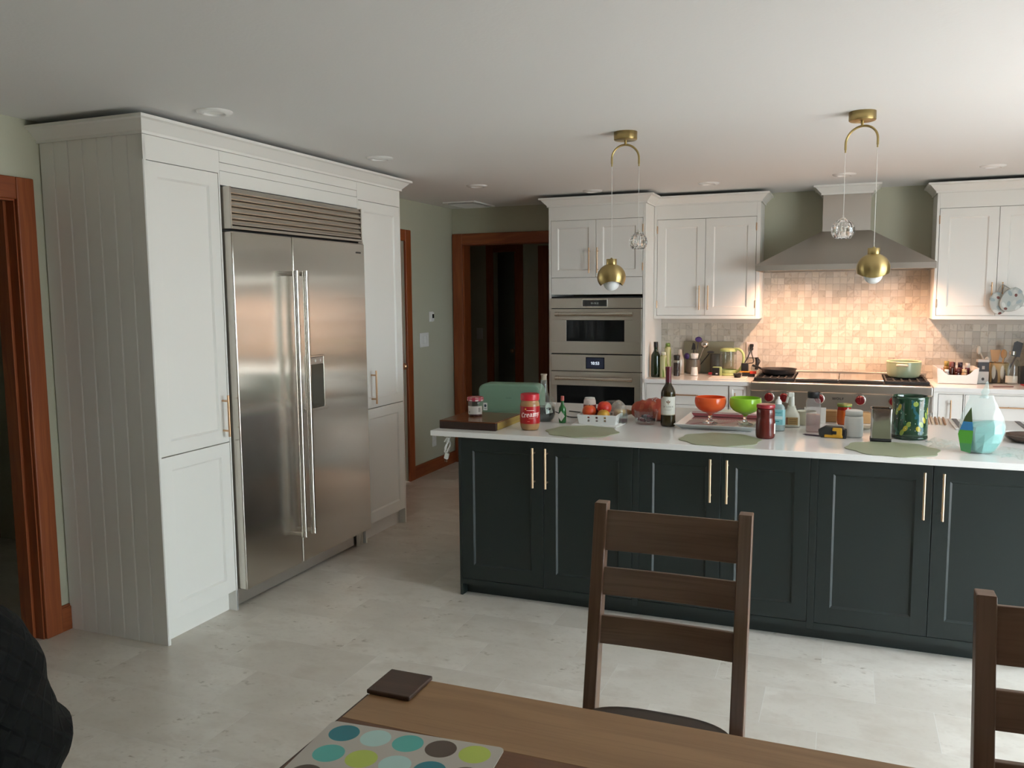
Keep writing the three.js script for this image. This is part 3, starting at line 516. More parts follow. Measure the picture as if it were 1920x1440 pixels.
// ================================================================ RANGE AND HOOD
{
  const t = thing('range', 'wide stainless steel range with red knobs and griddle', 'range'), a = 2.1785, b = 3.4185, F = -3.655;
  mesh('body', [span(a, b, 0.09, 0.905, ZB + 0.03, F - 0.05)], STEEL_DULL, t);
  mesh('bullnose', [rspan(a, b, 0.852, 0.922, ZB + 0.03, F, 0.012, 3)], STEEL_H, t, 'y');
  const cp = mesh('control_panel', [rspan(a, b, 0.735, 0.852, F - 0.06, F - 0.012, 0.003)], STEEL_H, t, 'y');
  for (const x of [2.316, 2.423, 2.669, 2.947, 3.17, 3.285]) {
    const k = mesh('knob', at(lathe([[0, 0.034], [0.026, 0.034], [0.031, 0.030], [0.034, 0.0], [0.034, -0.002]]).rotateX(Math.PI / 2), x, 0.81, F - 0.008), col(0.13, 0.009, 0.010, 0.25), t);
    mesh('bezel', at(lathe([[0.034, 0.005], [0.037, 0.004], [0.038, 0], [0.038, -0.003]]).rotateX(Math.PI / 2), x, 0.81, F - 0.011), POLISHED, k);
    mesh('pointer', rbox(0.006, 0.03, 0.004, x, 0.818, F + 0.027), col(0.13, 0.009, 0.010, 0.25), k);
    mesh('indicator', rbox(0.03, 0.006, 0.002, x, 0.846, F - 0.0105, 0.001), col(0.06, 0.055, 0.05, 0.4), cp);
  }
  {
    const font = await new FontLoader().loadAsync('fonts/droid/droid_sans_bold.typeface.json'), g = new TextGeometry('WOLF', { font, size: 0.017, depth: 0.0015, curveSegments: 4 });
    g.computeBoundingBox(); g.scale(1.25, 1, 1).translate(-g.boundingBox.max.x * 0.625, -0.0085, 0);
    mesh('lettering', at(g, 2.807, 0.815, F - 0.012), col(0.03, 0.027, 0.025, 0.4), cp);
  }
  for (const [x0, x1] of [[a + 0.004, 2.92], [2.926, b - 0.004]]) {
    const d = mesh('oven_door', rspan(x0, x1, 0.20, 0.725, F - 0.06, F - 0.018, 0.004), STEEL_H, t, 'y');
    mesh('door_window', rspan(x0 + 0.1, x1 - 0.1, 0.32, 0.56, F - 0.02, F - 0.016, 0.001), BLACK_GLASS, d);
    mesh('door_handle', [rod([x0 + 0.04, 0.66, F + 0.035], [x1 - 0.04, 0.66, F + 0.035], 0.013), rod([x0 + 0.07, 0.66, F - 0.018], [x0 + 0.07, 0.66, F + 0.035], 0.01), rod([x1 - 0.07, 0.66, F - 0.018], [x1 - 0.07, 0.66, F + 0.035], 0.01)], POLISHED, d);
  }
  mesh('kick', span(a + 0.02, b - 0.02, 0.0, 0.19, F - 0.12, F - 0.1), STEEL_DULL, t);
  mesh('cooktop_pan', span(a + 0.015, b - 0.015, 0.922, 0.926, ZB + 0.05, F - 0.05), IRON, t);
  for (const [x0, x1] of [[a + 0.02, 2.488], [3.108, b - 0.02]]) {
    const bars = [];
    for (let i = 0; i < 6; i++) bars.push(rspan(x0 + 0.004 + i * (x1 - x0 - 0.024) / 5, x0 + 0.016 + i * (x1 - x0 - 0.024) / 5, 0.935, 0.950, ZB + 0.07, F - 0.062, 0.002));
    for (const z of [ZB + 0.08, ZB + 0.23, ZB + 0.38, ZB + 0.53, F - 0.07]) bars.push(rspan(x0, x1, 0.928, 0.948, z - 0.007, z + 0.007, 0.002));
    mesh('grate', bars, IRON, t);
    for (const k of [0.28, 0.72]) mesh('burner', [cyl(0.05, 0.008, (x0 + x1) / 2, 0.930, ZB + 0.05 + k * 0.55), cyl(0.032, 0.006, (x0 + x1) / 2, 0.936, ZB + 0.05 + k * 0.55)], BLACK, t);
  }
  for (const [x0, x1] of [[2.494, 2.797], [2.801, 3.102]]) {
    const g = mesh('griddle_cover', rspan(x0, x1, 0.938, 0.950, ZB + 0.09, F - 0.075, 0.004, 2), M({ color: C(0.66, 0.62, 0.58), metalness: 1, roughness: 0.17, metre: true }), t);
    mesh('griddle_tray', rspan(x0 + 0.004, x1 - 0.004, 0.926, 0.938, ZB + 0.095, F - 0.07, 0.002), IRON, g);
  }
  mesh('back_riser', rspan(a, b, 0.922, 0.958, ZB + 0.03, ZB + 0.05, 0.002), STEEL_H, t, 'y');
}
{
  const t = thing('range_hood', 'stainless steel pyramid range hood with chimney and warm lamps', 'hood'), a = 2.1905, b = 3.411, y0 = 1.748, y1 = 1.792, z0 = ZB + 0.004, z1 = -3.712, cx0 = 2.645, cx1 = 2.982, cz = -4.045, cy = 2.045;
  mesh('rim', [rspan(a, b, y0, y1, z1 - 0.012, z1, 0.002), span(a, a + 0.012, y0, y1, z0, z1 - 0.012), span(b - 0.012, b, y0, y1, z0, z1 - 0.012), span(a, b, y0, y1, z0, z0 + 0.01)], STEEL_HOOD, t, 'y');
  mesh('canopy', prism([[a, y1, z1], [b, y1, z1], [b, y1, z0], [a, y1, z0]], [[cx0 - 0.004, cy, cz + 0.004], [cx1 + 0.004, cy, cz + 0.004], [cx1 + 0.004, cy, z0], [cx0 - 0.004, cy, z0]]), STEEL_HOOD, t, 'y');
  mesh('chimney', rspan(cx0, cx1, cy, 2.33, z0, cz, 0.002), STEEL_HOOD, t, 'x');
  const liner = mesh('liner', span(a + 0.012, b - 0.012, 1.770, 1.776, z0 + 0.01, z1 - 0.012), STEEL_DULL, t, 'x');
  for (const [x0, x1] of [[2.24, 2.60], [2.62, 2.98], [3.0, 3.36]]) { const f = []; for (let i = 0; i < 7; i++) f.push(rspan(x0, x1, 1.758, 1.769, z0 + 0.06 + i * 0.055, z0 + 0.09 + i * 0.055, 0.003)); mesh('baffle_filter', f, STEEL_DULL, t, 'x'); }
  for (const x of [2.45, 3.15]) {
    const L = mesh('lamp', cyl(0.030, 0.006, x, 1.757, -3.80), M({ color: C(0.9, 0.85, 0.8), emissive: C(1.0, 0.74, 0.46), emissiveIntensity: 5, roughness: 0.5 }), t);
    mesh('lamp_ring', at(lathe([[0.030, 0.004], [0.030, -0.005], [0.038, -0.004], [0.04, 0.004]]), x, 1.757, -3.80), POLISHED, L);
    const s = new THREE.SpotLight(C(1.0, 0.58, 0.38), 5.0, 0, 1.35, 1, 2);
    s.name = 'hood_lamp_light'; s.position.set(x, 1.750, -3.80); s.target.position.set(x, 0.9, -3.95); s.castShadow = true; s.shadow.radius = 1.5; scene.add(s, s.target);
  }
  mesh('control_strip', rspan(2.68, 2.92, 1.752, 1.768, -3.745, -3.73, 0.002), STEEL_DULL, t, 'x');
  for (const x of [2.72, 2.745]) mesh('indicator_light', rbox(0.016, 0.010, 0.004, x, 1.756, -3.728), M({ color: C(0.05, 0.02, 0.2), emissive: C(0.25, 0.1, 1.0), emissiveIntensity: 1.2, roughness: 0.4 }), liner);
  for (const x of [2.80, 2.83]) mesh('button', rbox(0.016, 0.010, 0.004, x, 1.756, -3.728), BLACK, liner);
}
{ // white crown collar closing the chimney against the ceiling
  const y = 2.318, P = CROWN.map(([o, u]) => [o, u * 0.98]);
  tag(mesh('crown_molding', [crown([[2.643, ZB], [2.643, -4.043], [2.984, -4.043], [2.984, ZB]], P, y)], WHITE, scene), 'white crown collar at the top of the hood chimney', 'molding');
}
// ================================================================ PENDANTS (off)
function pendant(label, x, z, turn, roll, brassSide, brassY, glassY, glassD, cut) {
  const t = thing('pendant_light', label, 'pendant lamp', [x, H, z], turn);
  mesh('ceiling_cup', lathe([[0, -0.040], [0.054, -0.040], [0.058, -0.036], [0.058, 0], [0, 0]], 40), BRASS, t);
  mesh('stem', cyl(0.006, 0.022, 0, -0.050, 0), BRASS, t);
  const R = 0.067, ey = -0.155, pts = [];
  for (let i = 0; i <= 20; i++) { const a = Math.PI - i / 20 * Math.PI; pts.push([Math.cos(a) * R, -0.062 - R + Math.sin(a) * R, 0]); }
  const arch = [[-R, ey, 0], ...pts, [R, ey, 0]].map(([px, py]) => [px, py + px * roll, 0]);
  mesh('arch', [tube(arch, 0.0052, 60, 10)], BRASS, t);
  for (const px of [-R, R]) mesh('ferrule', cyl(0.0035, 0.012, px, ey - 0.006 + px * roll, 0), BRASS, t);
  const bx = brassSide * R, gx = -brassSide * R, by = brassY - H, gy = glassY - H, r = 0.072;
  // brass globe, cut away below by a round scoop along one axis
  const N = 48, rows = 22, pos = [], idx = [];
  for (const [rad, flip] of [[r, 0], [r - 0.0015, 1]]) {
    const off = pos.length / 3;
    for (let j = 0; j <= rows; j++) for (let i = 0; i < N; i++) {
      const a = i / N * 2 * Math.PI, end = 1.92 + 0.36 * Math.cos(a - cut) ** 2, th = 0.16 + (end - 0.16) * j / rows;
      pos.push(rad * Math.sin(th) * Math.sin(a), rad * Math.cos(th) * 0.94, rad * Math.sin(th) * Math.cos(a));
      if (j < rows) { const k = (i + 1) % N, q = off + j * N; const A = q + i, B = q + k, Cc = A + N, D = B + N; flip ? idx.push(A, B, Cc, B, D, Cc) : idx.push(A, Cc, B, B, Cc, D); }
    }
  }
  const g = new THREE.BufferGeometry(); g.setAttribute('position', new THREE.Float32BufferAttribute(pos, 3)); g.setIndex(idx); g.computeVertexNormals();
  { const uv = new Float32Array(pos.length / 3 * 2); for (let i = 0; i < uv.length / 2; i++) { uv[2 * i] = Math.atan2(pos[3 * i], pos[3 * i + 2]); uv[2 * i + 1] = pos[3 * i + 1]; } g.setAttribute('uv', new THREE.BufferAttribute(uv, 2)); }
  const shade = mesh('brass_shade', at(g, bx, by, 0), BRASS, t);
  mesh('neck', [at(lathe([[0, 0.028], [0.005, 0.028], [0.006, 0.02], [0.0265, 0.022], [0.0265, -0.006], [0.02, -0.008]], 32), bx, by + r * 0.94 + 0.001, 0)], BRASS, shade);
  mesh('opal_globe', ball(0.041, bx, by - 0.029, 0, 1, 1, 1, 32), col(0.80, 0.82, 0.82, 0.3), t);
  const cordM = col(0.75, 0.74, 0.70, 0.6);
  mesh('cord', rod([bx, ey - 0.01, 0], [bx, by + r + 0.02, 0], 0.0014, 6), cordM, t); mesh('cord', rod([gx, ey - 0.01, 0], [gx, gy + glassD * 0.5 + 0.004, 0], 0.0012, 6), cordM, t);
  // fluted crystal globe, open below
  const n = 24, gr = glassD / 2, rings = [];
  const ring = (rad, y, k) => Array.from({ length: n }, (_, i) => { const a = -i / n * 2 * Math.PI, m = rad * (i % 2 ? 1 - k : 1); return [gx + m * Math.cos(a), gy + y, m * Math.sin(a)]; });
  for (const [th, k] of [[0.25, 0.02], [0.6, 0.06], [1.0, 0.08], [1.4, 0.09], [1.8, 0.09], [2.15, 0.07], [2.4, 0.05]]) rings.push(ring(gr * Math.sin(th), gr * Math.cos(th), k));
  for (const [th] of [[2.3], [1.8], [1.3], [0.8], [0.35]]) rings.push(ring((gr - 0.008) * Math.sin(th), (gr - 0.008) * Math.cos(th), 0));
  const cs = mesh('crystal_shade', loft(rings, false, false), CRYSTAL, t);
  mesh('crystal_cap', [at(lathe([[0, 0.018], [0.003, 0.018], [0.004, 0.006], [0.011, 0.004], [0.012, -0.004], [0, -0.004]], 20), gx, gy + gr * 0.97, 0)], POLISHED, cs);
  mesh('bulb', [cyl(0.006, 0.03, gx, gy + gr * 0.5, 0), ball(0.008, gx, gy + gr * 0.15, 0, 1, 1.6, 1, 12)], col(0.78, 0.76, 0.70, 0.3), t);
}
pendant('brass pendant lamp over the left part of the island, in front of the oven tower', 1.787, -1.342, 0.30, 0.0, -1, 1.672, 1.846, 0.092, 0.35 + Math.PI / 2 - 0.3);
pendant('brass pendant lamp over the right part of the island, in front of the hood', 2.876, -1.318, -0.12, 0.10, 1, 1.692, 1.868, 0.104, 0.1);

// ================================================================ DINING TABLE, CHAIRS, JACKET
{
  const t = thing('dining_table', 'brown wooden dining table with dark square leg tops at its corners', 'table', [0, 0, 0]), x0 = 1.93, x1 = 3.75, z0 = 1.302, z1 = 2.26, y = 0.755;
  for (const [a, b, m] of [[z0, 1.506, TABLE], [1.5065, 1.66, TABLE_MID], [1.6605, 1.90, TABLE_MID], [1.9005, 2.056, TABLE_MID], [2.0565, z1, TABLE]]) mesh('plank', rspan(x0, x1, y - 0.028, y, a, b, 0.0008), m, t, 'x');
  mesh('apron', [span(x0 + 0.06, x1 - 0.06, y - 0.115, y - 0.03, z0 + 0.04, z0 + 0.06), span(x0 + 0.06, x1 - 0.06, y - 0.115, y - 0.03, z1 - 0.06, z1 - 0.04), span(x0 + 0.04, x0 + 0.06, y - 0.115, y - 0.03, z0 + 0.06, z1 - 0.06), span(x1 - 0.06, x1 - 0.04, y - 0.115, y - 0.03, z0 + 0.06, z1 - 0.06)], TABLE_DARK, t, 'x');
  mesh('edge_band', [rspan(x0 - 0.005, x0, y - 0.034, y - 0.001, z0 + 0.1, z1 - 0.1, 0.001)], TABLE_DARK, t, 'z');
  for (const [lx, lz] of [[x0 - 0.006, z0 - 0.004], [x1 - 0.096, z0 - 0.004], [x0 - 0.006, z1 - 0.096], [x1 - 0.096, z1 - 0.096]]) mesh('leg', [rspan(lx, lx + 0.102, y + 0.0005, y + 0.010, lz, lz + 0.106, 0.003, 2), rspan(lx + 0.01, lx + 0.092, 0, y + 0.0005, lz + 0.01, lz + 0.096, 0.003)], TABLE_DARK, t, 'y');
}
{ // dotted placemat
  const dots = (x, W, Hh) => {
    x.fillStyle = '#bdb7ae'; x.fillRect(0, 0, W, Hh);
    const teal = '#2a7f8c', pale = '#b3d5d0', aqua = '#59b4ac', brown = '#58493f', lime = '#b9cb5c';
    const rows = [[teal, pale, aqua, brown, lime], [aqua, lime, pale, teal, brown], [brown, teal, aqua, lime, pale], [lime, pale, brown, aqua, teal], [aqua, brown, lime, pale, teal], [teal, aqua, pale, brown, lime]];
    rows.forEach((r, j) => r.forEach((c, i) => { x.fillStyle = c; x.beginPath(); x.ellipse(W * (0.125 + i * 0.186 + (j % 2 ? 0.02 : 0)), Hh * (0.085 + j * 0.166), W * 0.083, Hh * 0.068, 0, 0, 7); x.fill(); }));
  };
  const t = thing('placemat', 'rectangular dotted placemat in teal, lime and brown on the dining table', 'placemat', [2.118, 0.7555, 1.73], 0.075);
  const w = 0.355, d = 0.43, r = 0.012, P = []; for (const [cx, cy, s] of [[w / 2 - r, d / 2 - r, 0], [-w / 2 + r, d / 2 - r, 1], [-w / 2 + r, -d / 2 + r, 2], [w / 2 - r, -d / 2 + r, 3]]) for (let i = 0; i <= 5; i++) { const a = (s + i / 5) * Math.PI / 2; P.push([cx + r * Math.cos(a), cy + r * Math.sin(a)]); }
  const g = extrude(P, 0.0025), p = g.attributes.position, uv = g.attributes.uv; for (let i = 0; i < p.count; i++) uv.setXY(i, p.getX(i) / w + 0.5, p.getY(i) / d + 0.5);
  mesh('sheet', g.rotateX(-Math.PI / 2), printed(512, 620, dots, 0.35), t);
}
const SEAT = col(0.045, 0.030, 0.022, 0.42);
function chair(label, pos, turn) {
  const t = thing('dining_chair', label, 'chair', pos, turn, 'dining chairs');
  const lean = 0.205;
  for (const s of [-1, 1]) {
    const prof = [[-0.185, 0], [-0.225, 0], [-0.240, 0.44], [-0.352, 1.0], [-0.318, 1.0], [-0.200, 0.45]];
    mesh('back_post', extrude(prof.map(([z, y]) => [-z, y]), 0.036, 0.003).rotateY(Math.PI / 2).translate(s * 0.197 - 0.018, 0, 0), WALNUT, t, 'y');
    mesh('front_leg', rspan(s * 0.19 - 0.02, s * 0.19 + 0.02, 0, 0.43, 0.165, 0.205, 0.004), WALNUT, t, 'y');
  }
  for (const [y0, y1] of [[0.872, 0.984], [0.752, 0.828], [0.622, 0.698]]) {
    const h = y1 - y0, ym = (y0 + y1) / 2, n = 8, P = [];
    for (let i = 0; i <= n; i++) { const u = -1 + 2 * i / n; P.push([u * 0.181, 0.012 * (1 - u * u)]); }
    for (let i = n; i >= 0; i--) { const u = -1 + 2 * i / n; P.push([u * 0.181, 0.012 * (1 - u * u) + 0.018]); }
    const g = extrude(P, h, 0.002).rotateX(-Math.PI / 2).translate(0, -h / 2, 0).rotateX(-lean);   // the bow bends away from the sitter
    mesh('back_slat', g.translate(0, ym, -0.225 - (ym - 0.45) * 0.205 + 0.008), WALNUT, t, 'x');
  }
  mesh('seat_rail', [rspan(-0.18, 0.18, 0.37, 0.43, 0.175, 0.195), rspan(-0.18, 0.18, 0.37, 0.43, -0.225, -0.205), rspan(-0.2, -0.18, 0.37, 0.43, -0.2, 0.18), rspan(0.18, 0.2, 0.37, 0.43, -0.2, 0.18)], WALNUT, t, 'x');
  mesh('seat', loft([[0.431, 0.96], [0.436, 1], [0.458, 1], [0.468, 0.97], [0.473, 0.85], [0.474, 0.5]].map(([y, k]) => ringXZ(0, y, -0.005, 0.222 * k, 0.225 * k, 48, 3.2)), true), SEAT, t);
  mesh('stretcher', [rspan(-0.2, -0.185, 0.14, 0.165, -0.2, 0.17), rspan(0.185, 0.2, 0.14, 0.165, -0.2, 0.17), rspan(-0.19, 0.19, 0.17, 0.19, -0.01, 0.01)], WALNUT, t, 'z');
  return t;
}
chair('dark brown ladder-back dining chair, whole back in view before the island', [2.409, 0, 0.935], 0);
chair('dark brown ladder-back dining chair cut off by the right edge of the photo', [3.302, 0, 1.385], 0);
chair('dark brown dining chair under the black quilted jacket', [1.29, 0, 1.80], Math.PI / 2);
{ // quilted jacket hung over the chair at the table's end
  const quilt = tex(512, 512, (u, v) => { const a = Math.abs(Math.sin((u * 8 + v * 8) * Math.PI)), b = Math.abs(Math.sin((u * 8 - v * 8) * Math.PI)), k = Math.min(1, Math.min(a, b) * 2.2) * 0.8 + fbm(u, v, 30, 30, 71, 3) * 0.2; return [k, k, k]; }, [0.5, 0.5], false);
  const cloth = M({ color: C(0.0035, 0.0045, 0.0045), roughness: 0.7, ior: 1.25, bumpMap: quilt, bumpScale: 0.004, metre: true });
  const t = thing('jacket', 'black quilted jacket draped over a chair at the lower left corner', 'jacket', [0.95, 0, 1.80], 0);
  const prof = [[0.40, 0.34], [0.43, 0.405], [0.484, 0.437], [0.526, 0.452], [0.571, 0.422], [0.624, 0.394], [0.679, 0.386], [0.76, 0.372], [0.82, 0.334], [0.868, 0.288], [0.93, 0.235], [0.99, 0.18], [1.03, 0.11]], rings = [];
  for (let j = 0; j <= 44; j++) {
    const y = 0.40 + j / 44 * 0.63, i = Math.max(0, prof.findIndex((q) => q[0] >= y - 1e-6) - 1), [a, b] = [prof[i], prof[i + 1]], k = a[1] + (b[1] - a[1]) * (y - a[0]) / (b[0] - a[0]);
    rings.push(ringXZ(0, y, 0, k * 0.52 + 0.02, k, 56, 2.1).map((p) => { const an = Math.atan2(p[2], p[0]), f = 1 + 0.012 * Math.sin(an * 5 + y * 9) + 0.010 * Math.sin(an * 11 - y * 23) + 0.008 * Math.sin(y * 60 + an * 3); return [p[0] * f, y, p[2] * f]; }));
  }
  mesh('shell', loft(rings, true), cloth, t);
  mesh('collar', at(new THREE.TorusGeometry(0.09, 0.028, 10, 28).rotateX(Math.PI / 2).scale(0.8, 1, 1.4), 0, 1.035, 0), cloth, t);
}

// ================================================================ THINGS ON THE ISLAND
const E0 = HI + 0.0004, toCam = (x, z) => Math.atan2(2.84 - x, 2.86 - z);
const placed = (name, label, cat, x, z, y = E0, turn = 0, group) => thing(name, label, cat, [x, y, z], turn, group);
{ // thick wooden board
  const t = placed('wooden_board', 'thick dark wood serving board at the left end of the island', 'board', 1.0, -1.30);
  mesh('top', rbox(0.325, 0.006, 0.36, 0, 0.041, 0, 0.002), M({ map: woodTex([0.46, 0.26, 0.13], [0.38, 0.20, 0.10], [0.30, 0.15, 0.08], 130), roughness: 0.22, metre: true }), t, 'x');
  mesh('core', rbox(0.315, 0.038, 0.33, 0.0045, 0.0195, -0.012, 0.001), M({ map: woodTex([0.62, 0.52, 0.25], [0.55, 0.45, 0.22], [0.45, 0.36, 0.18], 140), roughness: 0.5, metre: true }), t, 'z');
  mesh('front_rail', rbox(0.325, 0.038, 0.022, 0, 0.019, 0.169, 0.002), M({ color: C(0.035, 0.016, 0.012), roughness: 0.35 }), t, 'x');
}
{ // small jam jar with gingham lid
  const t = placed('jam_jar', 'small faceted jam jar with red gingham lid standing on the wooden board', 'jar', 0.955, -1.33, E0 + 0.0445);
  mesh('glass', lathe([[0, 0.001], [0.036, 0.001], [0.039, 0.006], [0.042, 0.05], [0.041, 0.078], [0.038, 0.082]], 10), CLEAR, t);
  mesh('remains', cyl(0.036, 0.010, 0, 0.008, 0), col(0.12, 0.02, 0.02, 0.3), t);
  mesh('label', wrap(0.0425, 0.045, 0.034, 0.3, 2.2), printed(128, 96, (x, w, h) => { x.fillStyle = '#d9d3cc'; x.fillRect(0, 0, w, h); x.fillStyle = '#55504c'; for (let i = 0; i < 5; i++) x.fillRect(92, 20 + i * 10, 18, 5); x.fillRect(14, 60, 8, 20); }), t);
  mesh('lid', lathe([[0, 0.104], [0.042, 0.104], [0.045, 0.100], [0.045, 0.084], [0.042, 0.082], [0, 0.082]], 32), printed(128, 64, (x, w, h) => { x.fillStyle = '#e8d5d2'; x.fillRect(0, 0, w, h); x.fillStyle = 'rgba(176,34,58,0.75)'; for (let i = 0; i < 16; i += 2) { x.fillRect(i * 8, 0, 8, h); x.fillRect(0, i * 8, w, 8); } }, 0.35), t);
}
{ // long-slot toaster
  const t = placed('toaster', 'sage green long-slot toaster behind the wooden board', 'toaster', 0.985, -1.80, E0, 0.06);
  const body = col(0.19, 0.31, 0.225, 0.42), w = 0.36, h = 0.166, r = 0.035;
  const P = [[-w / 2, 0.012], [w / 2, 0.012]]; for (const [cx, s] of [[w / 2 - r, 0], [-w / 2 + r, 1]]) for (let i = 0; i <= 6; i++) { const a = (s + i / 6) * Math.PI / 2; P.push([cx + r * Math.cos(a), h - r + r * Math.sin(a)]); }
  mesh('body', extrude(P, 0.13, 0.012).translate(0, 0, -0.065), body, t);
  mesh('base', rbox(w - 0.02, 0.012, 0.12, 0, 0.006, 0, 0.002), BLACK, t);
  mesh('slot', rbox(0.29, 0.003, 0.036, 0, h - 0.0005, 0, 0.001), BLACK, t);
  mesh('lever', rbox(0.02, 0.016, 0.03, -w / 2 - 0.008, 0.125, 0, 0.004), body, t);
  mesh('sticker', at(new THREE.PlaneGeometry(0.026, 0.046), -0.148, 0.04, 0.0656), printed(64, 96, (x, W, Hh) => { x.fillStyle = '#e6e8ea'; x.fillRect(0, 0, W, Hh); x.fillStyle = '#2f4356'; x.beginPath(); x.arc(32, 38, 18, 0, 7); x.fill(); x.fillRect(16, 70, 32, 6); }), t);
  mesh('emblem', at(new THREE.PlaneGeometry(0.05, 0.014), 0.0, 0.095, 0.0656), printed(128, 36, (x, W, Hh) => { x.fillStyle = '#7a9a86'; x.fillRect(0, 0, W, Hh); word(x, 'HADEN', W / 2, Hh / 2, 28, '#5f7d6b'); }), t);
}
{ const m = mesh('power_cord', tube([[1.2, E0 + 0.02, -1.86], [1.3, E0 + 0.004, -1.80], [1.40, E0 + 0.004, -1.70], [1.475, E0 + 0.004, -1.76], [1.42, E0 + 0.004, -1.88], [1.30, E0 + 0.004, -1.94]], 0.0032, 60, 8), BLACK, scene); tag(m, 'thin black power cord looping behind the green hot sauce bottle', 'cord'); }
{ // peanut butter jar
  const x = 1.31, z = -1.235, t = placed('peanut_butter_jar', 'large plastic peanut butter jar with red lid and red label', 'jar', x, z);
  mesh('jar', smoothLathe([[0, 0.001], [0.040, 0.001], [0.047, 0.012], [0.0505, 0.03], [0.0505, 0.06], [0.0505, 0.09], [0.0505, 0.12], [0.050, 0.135], [0.046, 0.151], [0.046, 0.156], [0, 0.156]], 40), col(0.42, 0.23, 0.10, 0.25), t);
  mesh('lid', [lathe([[0, 0.190], [0.046, 0.190], [0.0495, 0.187], [0.0495, 0.158], [0.047, 0.156], [0, 0.156]], 40)], col(0.60, 0.02, 0.035, 0.35), t);
  mesh('label', wrap(0.0522, 0.090, 0.081, toCam(x, z), 4.6), printed(640, 200, (c, w, h) => {
    c.fillStyle = '#b3141c'; c.fillRect(0, 0, w, h); c.fillStyle = '#e8dccb'; c.fillRect(0, 0, 60, h); c.fillRect(w - 60, 0, 60, h);
    c.save(); c.translate(w * 0.5, h * 0.46); c.rotate(-0.06); word(c, 'Creamy', 0, 0, 74, '#fff4ec', 'serif', 'italic bold'); c.restore(); c.fillStyle = '#fff4ec'; c.fillRect(w * 0.42, h * 0.20, 110, 5);
    c.fillStyle = '#d98a78'; c.fillRect(w * 0.47, h * 0.66, 70, 9); c.fillRect(w * 0.44, h * 0.84, 34, 6); c.fillStyle = '#e6b24a'; c.beginPath(); c.arc(w * 0.40, h * 0.14, 12, 0, 7); c.fill();
  }, 0.3), t);
}
{ // round flask of dark syrup
  const x = 1.275, z = -1.555, t = placed('syrup_flask', 'round-bellied clear bottle half full of dark syrup with white tag', 'bottle', x, z);
  mesh('glass', smoothLathe([[0, 0.001], [0.04, 0.001], [0.056, 0.012], [0.064, 0.04], [0.060, 0.075], [0.042, 0.112], [0.026, 0.145], [0.019, 0.185], [0.017, 0.225], [0.019, 0.232]], 50, 32), M({ color: C(0.86, 0.92, 0.89), transmission: 0.93, thickness: 0, roughness: 0.06, ior: 1.5 }), t);
  mesh('syrup', smoothLathe([[0, 0.003], [0.038, 0.003], [0.053, 0.014], [0.061, 0.04], [0.058, 0.070], [0.056, 0.078], [0, 0.078]], 40, 32), col(0.012, 0.010, 0.012, 0.15), t);
  mesh('stopper', [cyl(0.015, 0.028, 0, 0.242, 0), cyl(0.018, 0.008, 0, 0.259, 0)], col(0.42, 0.34, 0.26, 0.7), t);
  const a = toCam(x, z) + 0.5;
  mesh('tag', at(extrude([[-0.022, 0], [0.022, 0.006], [0.017, 0.048], [0.004, 0.062], [-0.006, 0.062], [-0.02, 0.045]], 0.001).rotateX(-0.32).rotateY(a), Math.sin(a) * 0.064, 0.045, Math.cos(a) * 0.064), printed(8, 8, (c) => { c.fillStyle = '#cfd6cf'; c.fillRect(0, 0, 8, 8); }), t);
  mesh('handle', tube([[0.03, 0.138, 0], [0.052, 0.128, 0], [0.066, 0.09, 0], [0.062, 0.06, 0]], 0.005, 20, 8), CLEAR, t);
}
{ // hot sauce
  const x = 1.400, z = -1.505, t = placed('hot_sauce_bottle', 'small green glass sauce bottle with red cap and diamond label', 'bottle', x, z);
  mesh('glass', smoothLathe([[0, 0.001], [0.018, 0.001], [0.020, 0.006], [0.020, 0.075], [0.018, 0.085], [0.010, 0.10], [0.0085, 0.122], [0.009, 0.126], [0, 0.126]], 40, 24), M({ color: C(0.02, 0.13, 0.03), roughness: 0.08 }), t);
  mesh('cap', cyl(0.0095, 0.026, 0, 0.136, 0, 0.009), col(0.45, 0.09, 0.07, 0.4), t);
  mesh('label', at(extrude([[0, -0.029], [0.021, 0], [0, 0.029], [-0.021, 0]], 0.0008).rotateY(toCam(x, z) - 0.35), Math.sin(toCam(x, z) - 0.35) * 0.0203, 0.04, Math.cos(toCam(x, z) - 0.35) * 0.0203), col(0.66, 0.64, 0.58, 0.6), t);
}
